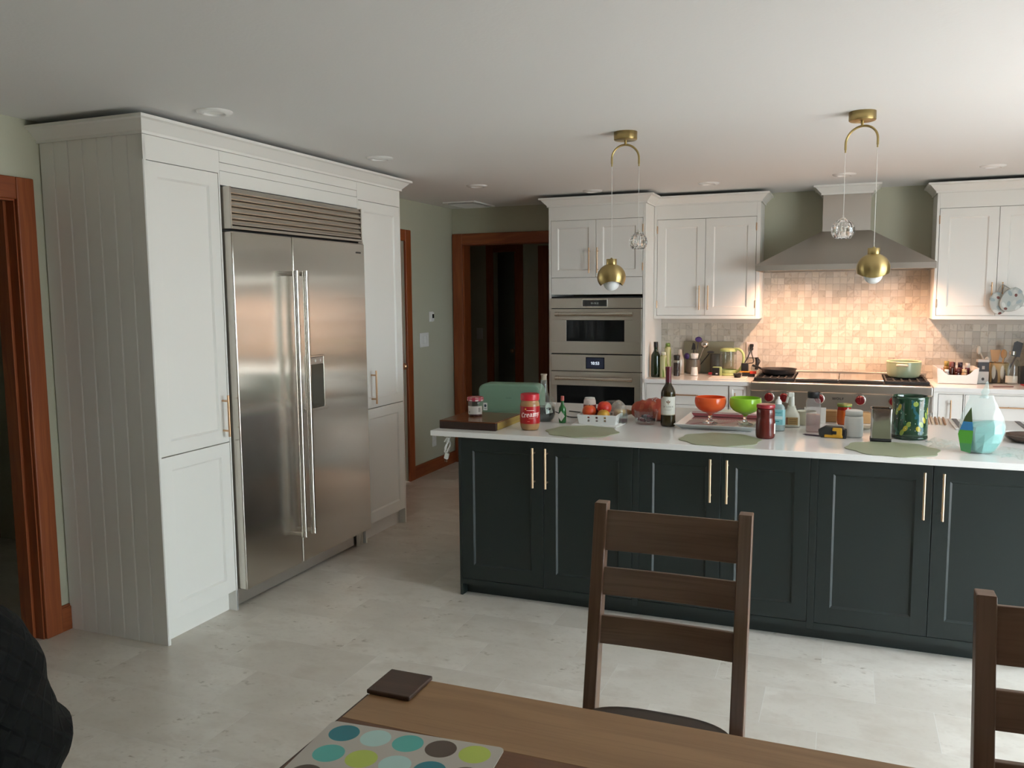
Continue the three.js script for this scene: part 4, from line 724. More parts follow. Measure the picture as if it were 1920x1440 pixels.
{ // fruit basket
  const cx = 1.60, cz = -1.555, t = placed('fruit_basket', 'white plastic fruit basket with small square holes', 'basket', cx, cz, E0 + 0.004, 0.05);
  const a = 0.108, b = 0.085, h = 0.054, wallP = (s) => {                              // one wall with six square holes
    const L = s === 'x' ? a : b, holes = []; for (const i of [-1, 0, 1]) for (const y of [0.016, 0.034]) holes.push([[i * 0.045 - 0.006, y], [i * 0.045 + 0.006, y], [i * 0.045 + 0.006, y + 0.011], [i * 0.045 - 0.006, y + 0.011]]);
    return extrude([[-L * 0.88, 0], [L * 0.88, 0], [L, h], [-L, h]], 0.004, 0, holes);
  };
  const tilt = 0.2;
  mesh('wall', [wallP('x').rotateX(tilt).translate(0, 0, b * 0.88), wallP('x').rotateX(tilt).rotateY(Math.PI).translate(0, 0, -b * 0.88), wallP('z').rotateX(tilt).rotateY(Math.PI / 2).translate(a * 0.88, 0, 0), wallP('z').rotateX(tilt).rotateY(-Math.PI / 2).translate(-a * 0.88, 0, 0)], PLASTIC_WHITE, t);
  mesh('bottom', rbox(a * 1.8, 0.004, b * 1.8, 0, 0.002, 0), PLASTIC_WHITE, t);
  tag(mesh('napkin', [at(extrude([[-0.13, -0.11], [0.12, -0.12], [0.135, 0.02], [0.125, 0.11], [-0.01, 0.118], [-0.128, 0.10], [-0.138, 0.0]], 0.0035).rotateX(-Math.PI / 2), cx, E0, cz)], col(0.80, 0.79, 0.76, 0.8), scene), 'white paper napkin lying under the fruit basket', 'napkin');
  const peel = (s, r1, r2) => M({ map: tex(128, 128, (u, v) => mix3(r1, r2, clamp(fbm(u, v, 5, 5, s, 4) * 1.8 - 0.4)), [1, 1]), roughness: 0.4 });
  const fruit = (name, label, cat, x, y, z, r, m) => { const f = thing(name, label, cat, [x, y, z], rnd() * 6); mesh('flesh', smoothLathe([[0, -r * 0.93], [r * 0.5, -r * 0.86], [r * 0.93, -r * 0.3], [r, r * 0.1], [r * 0.8, r * 0.66], [r * 0.35, r * 0.92], [0, r * 0.84]], 30, 24), m, f); mesh('stem', rod([0, r * 0.8, 0], [0.004, r * 1.02, 0], 0.0022, 6), col(0.12, 0.08, 0.03, 0.8), f); };
  fruit('nectarine', 'orange-red nectarine at the left of the fruit basket', 'fruit', 1.545, E0 + 0.066, -1.53, 0.037, peel(81, [0.82, 0.28, 0.13], [0.86, 0.42, 0.17]));
  fruit('nectarine', 'larger orange-red nectarine at the back of the fruit basket', 'fruit', 1.618, E0 + 0.082, -1.578, 0.039, peel(83, [0.86, 0.34, 0.14], [0.76, 0.12, 0.14]));
  fruit('yellow_plum', 'yellow plum at the front right of the fruit basket', 'fruit', 1.632, E0 + 0.050, -1.508, 0.034, peel(85, [0.80, 0.62, 0.22], [0.74, 0.52, 0.18]));
  fruit('dark_plum', 'dark red plum low behind the fruits in the basket', 'fruit', 1.555, E0 + 0.045, -1.608, 0.033, peel(87, [0.42, 0.08, 0.08], [0.30, 0.05, 0.07]));
}
{ // things standing behind the basket
  const t = placed('paper_cup', 'pale pink and white tub standing behind the fruit basket', 'tub', 1.475, -1.78);
  mesh('cup', lathe([[0, 0.001], [0.034, 0.001], [0.037, 0.06], [0.034, 0.095], [0.029, 0.108], [0, 0.108]], 28), printed(64, 64, (x, w, h) => { x.fillStyle = '#e0cfca'; x.fillRect(0, 0, w, h); x.fillStyle = '#8d2f33'; x.fillRect(0, 34, w, 20); }), t);
  mesh('rim', lathe([[0.0, 0.112], [0.028, 0.112], [0.030, 0.109], [0.029, 0.106]], 28), PLASTIC_WHITE, t);
  const u = placed('dark_canister', 'short dark canister with grey lid behind the fruits', 'canister', 1.60, -1.84);
  mesh('body', cyl(0.045, 0.075, 0, 0.038, 0), col(0.02, 0.016, 0.016, 0.3), u); mesh('lid', cyl(0.047, 0.012, 0, 0.082, 0, 0.044), col(0.10, 0.10, 0.095, 0.4), u);
  const w = placed('wooden_stick', 'short upright wooden stick beside the dark canister', 'stick', 1.66, -1.76);
  mesh('rod', rbox(0.018, 0.095, 0.012, 0, 0.0476, 0, 0.003), col(0.42, 0.27, 0.13, 0.6), w);
  const j = placed('lemon_keeper', 'clear pointed dome with lemon half inside', 'container', 1.675, -1.66);
  mesh('dome', smoothLathe([[0.040, 0.002], [0.047, 0.02], [0.048, 0.05], [0.040, 0.085], [0.022, 0.108], [0.006, 0.118], [0, 0.120]], 40, 28), M({ color: C(0.88, 0.88, 0.84), transmission: 0.75, thickness: 0, roughness: 0.12, ior: 1.45 }), j);
  mesh('lemon', at(smoothLathe([[0, 0], [0.025, 0.004], [0.033, 0.02], [0.030, 0.034], [0, 0.036]], 24, 20), 0.01, 0.03, 0.004), col(0.78, 0.50, 0.06, 0.5), j);
  mesh('dish', lathe([[0, 0.001], [0.046, 0.001], [0.049, 0.004], [0.049, 0.008], [0, 0.006]], 28), CLEAR, j);
  const s = placed('shot_glass', 'small clear glass with dark dregs right of the fruit basket', 'glass', 1.725, -1.585);
  mesh('glass', lathe([[0, 0.001], [0.019, 0.001], [0.021, 0.004], [0.024, 0.055], [0.0228, 0.055], [0.0195, 0.008], [0, 0.008]], 24), CLEAR, s); mesh('dregs', cyl(0.0185, 0.018, 0, 0.018, 0), col(0.12, 0.05, 0.06, 0.3), s);
}
{ // red bag of bread rolls
  const x = 1.855, z = -1.76, t = placed('produce_bag', 'red plastic bag of food with white print behind the wine bottle', 'bag', x, z, E0, 0.12);
  const rings = []; for (let j = 0; j <= 22; j++) { const u = j / 22, px = -0.125 + u * 0.225, k = Math.sqrt(Math.max(0.001, 1 - ((u - 0.62) / (u < 0.62 ? 0.66 : 0.40)) ** 2)), r = []; for (let i = 0; i < 28; i++) { const a = i / 28 * 2 * Math.PI, w = 1 + 0.07 * Math.sin(a * 4 + u * 13) + 0.05 * Math.sin(u * 37 + a * 3); r.push([px, Math.max(0.001, 0.055 + 0.068 * k * w * Math.sin(a)), 0.07 * k * w * Math.cos(a)]); } rings.push(r); }
  const g = loft(rings, true), p = g.attributes.position, uv = new Float32Array(p.count * 2); for (let i = 0; i < p.count; i++) { uv[2 * i] = (p.getX(i) + 0.125) / 0.225; uv[2 * i + 1] = Math.atan2(p.getY(i) - 0.055, p.getZ(i)) / Math.PI; } g.setAttribute('uv', new THREE.BufferAttribute(uv, 2));
  mesh('film', g, printed(512, 256, (c, w, h) => { c.fillStyle = '#a8432f'; c.fillRect(0, 0, w, h); c.fillStyle = '#b55a3c'; for (let i = 0; i < 40; i++) { c.beginPath(); c.ellipse((i * 97) % w, (i * 61) % h, 30, 20, i, 0, 7); c.fill(); } c.save(); c.translate(w * 0.62, h * 0.42); c.rotate(-0.9); c.lineWidth = 5; word(c, 'POTATO', 0, -16, 38, '#e6dcd8'); word(c, 'POTATO', 6, 22, 38, '#d8cfd4'); c.restore(); }, 0.3), t);
  mesh('tail', loft([[-0.12, 0.012], [-0.14, 0.02], [-0.16, 0.03]].map(([px, r]) => Array.from({ length: 10 }, (_, i) => { const a = i / 10 * 2 * Math.PI; return [px, 0.04 + r * 0.7 * Math.sin(a), r * Math.cos(a)]; })), true), col(0.30, 0.16, 0.06, 0.5), t);
}
{ // cut glass bowl
  const t = placed('glass_bowl', 'clear cut-glass bowl holding foil-wrapped sweets', 'bowl', 1.845, -1.60);
  const n = 32, ring = (r, y, k) => Array.from({ length: n }, (_, i) => { const a = -i / n * 2 * Math.PI, m = r * (i % 2 ? 1 - k : 1); return [m * Math.cos(a), y + (i % 4 === 0 ? 0.003 * k * 20 : 0), m * Math.sin(a)]; });
  mesh('glass', loft([ring(0.045, 0.001, 0), ring(0.056, 0.006, 0.04), ring(0.063, 0.04, 0.05), ring(0.068, 0.076, 0.05), ring(0.064, 0.076, 0), ring(0.058, 0.04, 0), ring(0.050, 0.012, 0)], false), CLEAR, t);
  const cols = [[0.03, 0.03, 0.035], [0.20, 0.03, 0.05], [0.55, 0.55, 0.55], [0.08, 0.02, 0.03], [0.6, 0.6, 0.62], [0.04, 0.04, 0.06], [0.14, 0.13, 0.15]];
  for (let i = 0; i < 9; i++) { const a = i * 2.4, r = i < 6 ? 0.028 : 0.012, c = thing('wrapped_sweet', ['black', 'red', 'silver', 'wine-red', 'white', 'navy', 'grey', 'shiny black', 'bright red'][i] + ' wrapped sweet in the cut-glass bowl', 'sweet', [1.845 + Math.cos(a) * r, E0 + (i < 6 ? 0.026 : 0.044), -1.60 + Math.sin(a) * r], a); mesh('wrapper', [ball(0.0125, 0, 0, 0, 1.2, 0.75, 0.9, 10), at(new THREE.ConeGeometry(0.009, 0.014, 8).rotateZ(Math.PI / 2), 0.018, 0, 0), at(new THREE.ConeGeometry(0.009, 0.014, 8).rotateZ(-Math.PI / 2), -0.018, 0, 0)], col(...cols[i % 7], 0.3, { metalness: 0.4 }), c); }
}
{ // wine
  const x = 1.968, z = -1.578, t = placed('wine_bottle', 'dark red wine bottle with white label and wine-red capsule', 'bottle', x, z), a = toCam(x, z);
  mesh('glass', smoothLathe([[0, 0.001], [0.034, 0.001], [0.0385, 0.006], [0.0385, 0.06], [0.0385, 0.165], [0.037, 0.186], [0.027, 0.208], [0.017, 0.226], [0.0145, 0.245], [0.0145, 0.30]], 60, 32), M({ color: C(0.030, 0.020, 0.006), roughness: 0.07 }), t);
  mesh('capsule', lathe([[0.0152, 0.235], [0.0152, 0.30], [0.017, 0.302], [0.017, 0.316], [0.0155, 0.3175], [0, 0.3175]], 28), col(0.13, 0.015, 0.025, 0.3), t);
  mesh('label', wrap(0.0389, 0.098, 0.112, a, 2.5), printed(256, 256, (c, w, h) => {
    c.fillStyle = '#dcdbd0'; c.fillRect(0, 0, w, h); c.fillStyle = '#8a2f24'; c.beginPath(); c.moveTo(0, 0); c.lineTo(52, 0); c.lineTo(0, 36); c.fill();
    c.fillStyle = '#7d5a3c'; for (const [dx, s] of [[0, 1], [-18, 0.7], [18, 0.7]]) { c.beginPath(); c.ellipse(w / 2 + dx, 66 + (1 - s) * 20, 7, 24 * s, dx * 0.02, 0, 7); c.fill(); } c.fillRect(w / 2 - 26, 74, 52, 6); c.fillRect(w / 2 - 5, 80, 10, 26);
    word(c, 'DE LOACH', w / 2, 138, 30, '#6d6659', 'serif', ''); c.fillStyle = '#a9a497'; c.fillRect(70, 170, 116, 4); c.fillRect(84, 184, 88, 4); c.fillStyle = '#b59a4a'; c.fillRect(0, h - 8, w, 4);
  }, 0.6), t);
}
{ // patterned tray with two goblets
  const t = placed('serving_tray', 'white-edged serving tray with red paisley print holding two goblets', 'tray', 2.225, -1.735);
  const w = 0.42, d = 0.49;
  const P = (s, y) => [[-w / 2 * s, y, d / 2 * s], [w / 2 * s, y, d / 2 * s], [w / 2 * s, y, -d / 2 * s], [-w / 2 * s, y, -d / 2 * s]];
  mesh('rim', [loft([P(0.84, 0.0), P(1.0, 0.024), P(1.0, 0.027), P(0.96, 0.026), P(0.84, 0.006)], false)], col(0.66, 0.68, 0.66, 0.25), t);
  const face = at(new THREE.PlaneGeometry(w * 0.85, d * 0.85).rotateX(-Math.PI / 2), 0, 0.0065, 0);
  const red = printed(512, 512, (c, W, Hh) => { c.fillStyle = '#b08f88'; c.fillRect(0, 0, W, Hh); c.fillStyle = '#8b3038'; c.fillRect(0, 0, W, 130); c.fillRect(0, Hh - 30, W, 30); for (let i = 0; i < 46; i++) { c.fillStyle = ['#8c2a30', '#c9b9a8', '#a55a52', '#d8ccc0'][i % 4]; c.beginPath(); c.ellipse((i * 131) % W, 120 + ((i * 83) % (Hh - 160)), 30, 16, i * 0.7, 0, 7); c.fill(); } c.fillStyle = '#d8b8ac'; for (let i = 0; i < 26; i++) { c.beginPath(); c.arc(i * 20 + 6, 132, 9, 0, 7); c.fill(); } }, 0.3);
  mesh('print', face, red, t);
  mesh('rim_band', [at(new THREE.PlaneGeometry(w * 0.93, 0.045).rotateX(-1.15), 0, 0.0195, -d * 0.455)], col(0.30, 0.05, 0.07, 0.35), t);
  const gob = (label, x, z, c) => {
    const g = placed('goblet', label, 'goblet', x, z, E0 + 0.007);
    g.scale.set(1, 0.93, 1);
    mesh('bowl', smoothLathe([[0.008, 0.048], [0.014, 0.056], [0.034, 0.066], [0.060, 0.080], [0.077, 0.100], [0.083, 0.122], [0.082, 0.142], [0.079, 0.154], [0.0765, 0.154], [0.0795, 0.141], [0.080, 0.122], [0.074, 0.104], [0.056, 0.086], [0.03, 0.073], [0, 0.066]], 70, 40), c, g);
    mesh('stem', smoothLathe([[0, 0.001], [0.040, 0.001], [0.042, 0.004], [0.030, 0.010], [0.013, 0.018], [0.009, 0.03], [0.011, 0.046], [0, 0.05]], 40, 32), CRYSTAL, g);
  };
  gob('wide orange glass goblet with clear stem', 2.172, -1.70, M({ color: C(1.0, 0.16, 0.012), roughness: 0.95, transmission: 0.32, thickness: 0, clearcoat: 1, clearcoatRoughness: 0.05 }));
  gob('wide lime green glass goblet with clear stem', 2.352, -1.715, M({ color: C(0.46, 0.80, 0.035), roughness: 0.95, transmission: 0.32, thickness: 0, clearcoat: 1, clearcoatRoughness: 0.05 }));
  const k = placed('glass_dish', 'low ribbed clear glass dish beneath the lime green goblet', 'dish', 2.385, -1.60, E0 + 0.007);
  mesh('glass', [lathe([[0, 0.001], [0.045, 0.001], [0.055, 0.012], [0.060, 0.034], [0.057, 0.034], [0.05, 0.014], [0, 0.006]], 18)], CLEAR, k);
}
{ // big jam jar
  const t = placed('preserve_jar', 'tall ribbed jar of dark red preserve with red lid', 'jar', 2.487, -1.355);
  mesh('jar', smoothLathe([[0, 0.001], [0.040, 0.001], [0.045, 0.010], [0.046, 0.05], [0.045, 0.085], [0.0425, 0.10], [0.0435, 0.115], [0.043, 0.135], [0.039, 0.146], [0, 0.146]], 50, 32), col(0.13, 0.020, 0.015, 0.12), t);
  mesh('lid', lathe([[0, 0.166], [0.040, 0.166], [0.044, 0.163], [0.044, 0.150], [0.041, 0.147], [0, 0.147]], 36), col(0.36, 0.03, 0.04, 0.25), t);
  mesh('back_label', wrap(0.0465, 0.05, 0.05, 1.45, 0.7), col(0.7, 0.68, 0.64, 0.6), t);
}
{ // hand soap
  const x = 2.528, z = -1.60, t = placed('soap_bottle', 'clear squeeze bottle with aqua label and white nozzle', 'bottle', x, z);
  mesh('bottle', loft([[0.001, 0.9], [0.006, 1], [0.10, 1], [0.122, 0.94], [0.134, 0.7], [0.140, 0.4]].map(([y, k]) => ringXZ(0, y, 0, 0.034 * k, 0.022 * k, 32, 2.2)), true), M({ color: C(0.46, 0.58, 0.57), roughness: 0.15, transmission: 0.35, thickness: 0 }), t);
  mesh('label', loft([[0.032, 1.015], [0.112, 1.015]].map(([y, k]) => ringXZ(0, y, 0, 0.034 * k, 0.022 * k, 32, 2.2)), true, false), col(0.30, 0.58, 0.60, 0.4), t);
  mesh('label_print', at(new THREE.PlaneGeometry(0.046, 0.074), 0, 0.072, 0.0228), printed(128, 200, (c, w, h) => { c.fillStyle = '#7fc0c4'; c.fillRect(0, 0, w, h); c.fillStyle = '#c3dcda'; c.fillRect(0, 84, w, 44); word(c, 'Meyer', w / 2, 34, 32, '#1d7d88'); c.fillStyle = '#2f8790'; c.fillRect(20, 150, 62, 14); }), t);
  mesh('nozzle', smoothLathe([[0.016, 0.138], [0.016, 0.150], [0.012, 0.158], [0.006, 0.166], [0.006, 0.174], [0, 0.177]], 24, 20), PLASTIC_WHITE, t);
}
{ // trigger spray
  const t = placed('spray_bottle', 'cream trigger spray bottle with amber label', 'bottle', 2.583, -1.755, E0, 0.1);
  const cream = col(0.66, 0.65, 0.55, 0.35);
  mesh('bottle', loft([[0.001, 0.95], [0.006, 1], [0.055, 1], [0.070, 0.92], [0.090, 0.62], [0.105, 0.46], [0.112, 0.44]].map(([y, k]) => ringXZ(0, y, 0, 0.043 * k, 0.028 * k, 32, 2.6)), true), cream, t);
  mesh('label', at(new THREE.PlaneGeometry(0.062, 0.042), 0.002, 0.034, 0.0285), printed(128, 90, (c, w, h) => { c.fillStyle = '#a88a58'; c.fillRect(0, 0, w, h); c.fillStyle = '#7a4a2c'; c.fillRect(0, 0, 22, h); c.strokeStyle = '#e9e2d0'; c.lineWidth = 6; c.strokeRect(0, 0, w, h); c.fillStyle = '#6d5a38'; for (const y of [24, 46, 66]) c.fillRect(40, y, 70, 5); }), t);
  mesh('trigger_head', [cyl(0.015, 0.05, 0, 0.135, 0, 0.013), rbox(0.032, 0.026, 0.024, -0.004, 0.170, 0, 0.006, 2), at(rbox(0.012, 0.05, 0.014, 0, 0, 0, 0.004, 2).rotateZ(-0.25), -0.020, 0.15, 0)], col(0.72, 0.72, 0.66, 0.35), t);
  const w = placed('paper_tub', 'cream round tub with white card behind the spray bottle', 'tub', 2.655, -1.86);
  mesh('tub', lathe([[0, 0.001], [0.045, 0.001], [0.050, 0.072], [0.047, 0.074], [0.042, 0.006], [0, 0.006]], 28), col(0.62, 0.60, 0.48, 0.5), w);
  mesh('card', at(extrude([[-0.055, 0], [0.055, 0], [0.055, 0.085], [-0.055, 0.085]], 0.002).rotateX(-0.12), 0.04, 0.001, -0.068), col(0.74, 0.71, 0.66, 0.6), w);
}
{ // square bottle with black cap
  const x = 2.695, z = -1.615, t = placed('drink_bottle', 'tall square clear bottle with black screw cap', 'bottle', x, z, E0, 0.12);
  mesh('bottle', loft([[0.001, 0.033], [0.005, 0.035], [0.15, 0.035], [0.165, 0.032], [0.172, 0.024]].map(([y, r]) => ringXZ(0, y, 0, r, r, 32, 5)), true, false), M({ color: C(0.88, 0.86, 0.86), transmission: 0.9, thickness: 0, roughness: 0.08, ior: 1.4 }), t);
  mesh('water', loft([[0.003, 0.032], [0.09, 0.032]].map(([y, r]) => ringXZ(0, y, 0, r, r, 32, 5)), true), M({ color: C(0.84, 0.72, 0.72), transmission: 0.8, thickness: 0, roughness: 0.15 }), t);
  mesh('cap', lathe([[0, 0.206], [0.026, 0.206], [0.0295, 0.203], [0.028, 0.174], [0, 0.172]], 24), BLACK, t);
}
{ // tape measure
  const t = placed('tape_measure', 'black and yellow tape measure lying on the counter', 'tape measure', 2.79, -1.475, E0, -0.1);
  mesh('case', [at(extrude([[-0.055, 0.012], [-0.045, 0.001], [0.058, 0.001], [0.06, 0.03], [0.042, 0.05], [-0.03, 0.052], [-0.058, 0.034]], 0.042, 0.005).translate(0, 0, -0.021), 0, 0, 0)], col(0.035, 0.035, 0.03, 0.5), t);
  mesh('yellow_shell', [rbox(0.046, 0.050, 0.052, 0.024, 0.027, 0, 0.007, 2), rbox(0.085, 0.014, 0.052, 0.008, 0.0085, 0, 0.005, 2)], col(0.62, 0.33, 0.025, 0.4), t);
  mesh('emblem', [rbox(0.022, 0.018, 0.054, 0.012, 0.027, 0, 0.003), rbox(0.016, 0.040, 0.048, 0.056, 0.024, 0, 0.005)], BLACK, t);
  tag(mesh('pencil', [rod([2.665, E0 + 0.0042, -1.50], [2.735, E0 + 0.0042, -1.475], 0.004, 6), at(new THREE.ConeGeometry(0.004, 0.016, 6).rotateZ(Math.PI / 2), 2.658, E0 + 0.0042, -1.503)], col(0.10, 0.07, 0.10, 0.4), scene), 'thin dark pen lying left of the tape measure', 'pen');
}
{ // pepper jar
  const t = placed('pepper_jar', 'jar of red peppers with yellow-green lid', 'jar', 2.842, -1.93);
  mesh('jar', smoothLathe([[0, 0.001], [0.032, 0.001], [0.036, 0.008], [0.036, 0.075], [0.033, 0.092], [0.033, 0.096], [0, 0.096]], 36, 28), M({ map: print(64, 64, (c) => { c.fillStyle = '#8c1c10'; c.fillRect(0, 0, 64, 64); c.fillStyle = '#b5521a'; c.fillRect(0, 30, 64, 34); c.fillStyle = '#a8281a'; c.fillRect(10, 34, 30, 14); }), roughness: 0.12 }), t);
  mesh('lid', cyl(0.037, 0.014, 0, 0.104, 0), printed(16, 16, (c) => { c.fillStyle = '#a39a4c'; c.fillRect(0, 0, 16, 16); c.fillStyle = '#4f7a32'; c.fillRect(0, 9, 16, 7); }), t);
  for (const [x, z, w, h, label, a] of [[2.762, -2.02, 0.085, 0.062, 'light wooden block left of the pepper jar', 0], [2.93, -2.02, 0.08, 0.058, 'light wooden block between white jar and steel holder', 0.1]]) { const b = placed('wooden_block', label, 'block', x, z, E0, a, 'wooden blocks'); mesh('block', rbox(w, h, 0.07, 0, h / 2, 0, 0.004, 2), M({ map: woodTex([0.74, 0.58, 0.38], [0.68, 0.52, 0.33], [0.58, 0.42, 0.26], 150), roughness: 0.55, metre: true }), b, 'x'); }
  const s = placed('saucer', 'small white saucer with dark rim between white jar and steel holder', 'saucer', 2.935, -1.80); mesh('dish', lathe([[0, 0.001], [0.03, 0.001], [0.05, 0.012], [0.048, 0.014], [0.028, 0.005], [0, 0.005]], 28), col(0.66, 0.58, 0.45, 0.4), s);
  const c = placed('crumpled_wrapper', 'crumpled clear wrapper on the counter behind the tape measure', 'wrapper', 2.80, -1.60); const g = new THREE.IcosahedronGeometry(0.028, 2), p = g.attributes.position; for (let i = 0; i < p.count; i++) { const k = 0.75 + 0.5 * hash(Math.round(p.getX(i) * 4e3), Math.round(p.getY(i) * 4e3) + Math.round(p.getZ(i) * 4e3) * 7, 3); p.setXYZ(i, p.getX(i) * k * 1.3, Math.max(-0.02, p.getY(i) * k * 0.8) + 0.021, p.getZ(i) * k); } g.computeVertexNormals(); mesh('film', g, FILM, c);
}
{ // white jar, steel holder, crock
  const t = placed('white_jar', 'plain matte white plastic jar', 'jar', 2.886, -1.535);
  mesh('body', smoothLathe([[0, 0.001], [0.038, 0.001], [0.042, 0.006], [0.042, 0.09], [0.041, 0.098], [0.039, 0.101], [0, 0.101]], 36, 32), col(0.88, 0.89, 0.87, 0.45), t);
  mesh('lid', lathe([[0, 0.130], [0.036, 0.130], [0.040, 0.127], [0.040, 0.104], [0, 0.102]], 36), col(0.88, 0.89, 0.87, 0.4), t);
  const u = placed('utensil_holder', 'square stainless steel holder with black base and open top', 'holder', 3.004, -1.44, E0, 0.03);
  const r4 = (r, y) => ringXZ(0, y, 0, r, r, 32, 8);
  mesh('wall', loft([r4(0.045, 0.018), r4(0.047, 0.158), r4(0.0445, 0.158), r4(0.043, 0.02)], true), M({ color: C(0.50, 0.49, 0.47), metalness: 1, roughness: 0.14 }), u);
  mesh('base', loft([r4(0.046, 0.0), r4(0.046, 0.018)], true), BLACK, u);
  mesh('lining', loft([r4(0.0425, 0.019), r4(0.044, 0.150)], true, false), BLACK, u);
  const x = 3.135, z = -1.575, c = placed('ceramic_crock', 'dark green glazed crock with yellow lemon pattern', 'crock', x, z);
  const glaze = M({ map: print(1024, 256, (k, w, h) => { k.fillStyle = '#23432f'; k.fillRect(0, 0, w, h); for (let i = 0; i < 60; i++) { const px = (i * 173) % w, py = 30 + ((i * 67) % 190); k.fillStyle = i % 3 ? '#2f5f48' : '#2f6068'; k.beginPath(); k.ellipse(px, py, 26, 11, i * 0.9, 0, 7); k.fill(); } for (let i = 0; i < 26; i++) { const px = (i * 211 + 40) % w, py = 44 + ((i * 97) % 170); k.fillStyle = i % 2 ? '#b9a83c' : '#8fa04a'; k.beginPath(); k.ellipse(px, py, 24, 15, i * 1.3, 0, 7); k.fill(); } k.fillStyle = '#cfd8c8'; for (let i = 0; i < 60; i++) { k.beginPath(); k.arc((i * 89) % w, 24 + ((i * 53) % 210), 3, 0, 7); k.fill(); } }), roughness: 0.1, clearcoat: 0.6 });
  mesh('body', heightUV(smoothLathe([[0.070, 0.012], [0.078, 0.018], [0.080, 0.05], [0.079, 0.15], [0.081, 0.185], [0.082, 0.20], [0.0795, 0.206], [0.076, 0.20], [0.073, 0.12], [0.072, 0.02], [0, 0.018]], 70, 48), 0.21), glaze, c);
  mesh('foot', lathe([[0, 0.0], [0.078, 0.0], [0.082, 0.006], [0.080, 0.016], [0.070, 0.018]], 48), M({ color: C(0.012, 0.035, 0.02), roughness: 0.12 }), c);
}
// placemats with scalloped edge
for (const [x, z, r, label, a] of [[1.59, -1.252, 0.192, 'sage green scalloped placemat in front of the fruit basket', 0.1], [2.287, -1.235, 0.196, 'sage green scalloped placemat in front of the serving tray', 0.3], [3.045, -1.228, 0.200, 'sage green scalloped placemat in front of the lemon-patterned crock', 0.2]]) {
  const t = placed('scalloped_placemat', label, 'placemat', x, z, E0, a, 'scalloped placemats');
  const P = []; for (let i = 0; i < 96; i++) { const u = i / 96 * 2 * Math.PI, k = r * (0.955 + 0.045 * Math.cos(8 * u)); P.push([k * Math.cos(u), k * Math.sin(u)]); }
  mesh('sheet', extrude(P, 0.003, 0.001).rotateX(-Math.PI / 2), col(0.33, 0.36, 0.235, 0.5), t);
}
{ // slatted trivet, sink insert, wooden bowl
  const t = placed('slatted_trivet', 'small striped wooden trivet behind the lemon-patterned crock', 'trivet', 3.275, -2.19, E0, -0.05);
  for (let i = 0; i < 8; i++) mesh('slat', rbox(0.011, 0.010, 0.25, -0.07 + i * 0.02, 0.0052, 0, 0.002), i % 2 ? col(0.40, 0.22, 0.12, 0.5) : col(0.66, 0.50, 0.34, 0.5), t);
  const b = placed('cutting_board', 'white cutting board with two grey rubber end strips behind the plastic bag', 'cutting board', 3.55, -2.09, E0);
  mesh('board', rbox(0.36, 0.008, 0.36, 0, 0.0042, 0, 0.003, 2), col(0.72, 0.71, 0.68, 0.3), b);
  mesh('grip_strip', [at(rbox(0.024, 0.003, 0.34, -0.15, 0.0095, 0, 0.001), 0, 0, 0)], col(0.16, 0.15, 0.15, 0.6), b); mesh('grip_strip', [rbox(0.024, 0.003, 0.34, 0.15, 0.0095, 0, 0.001)], col(0.16, 0.15, 0.15, 0.6), b);
  const w = placed('wooden_bowl', 'shallow dark brown bowl at the right edge behind the plastic bag', 'bowl', 3.655, -1.64);
  mesh('bowl', smoothLathe([[0, 0.001], [0.07, 0.001], [0.10, 0.014], [0.112, 0.03], [0.108, 0.032], [0.09, 0.016], [0.05, 0.008], [0, 0.007]], 40, 40), M({ color: C(0.06, 0.035, 0.025), roughness: 0.25 }), w);
}
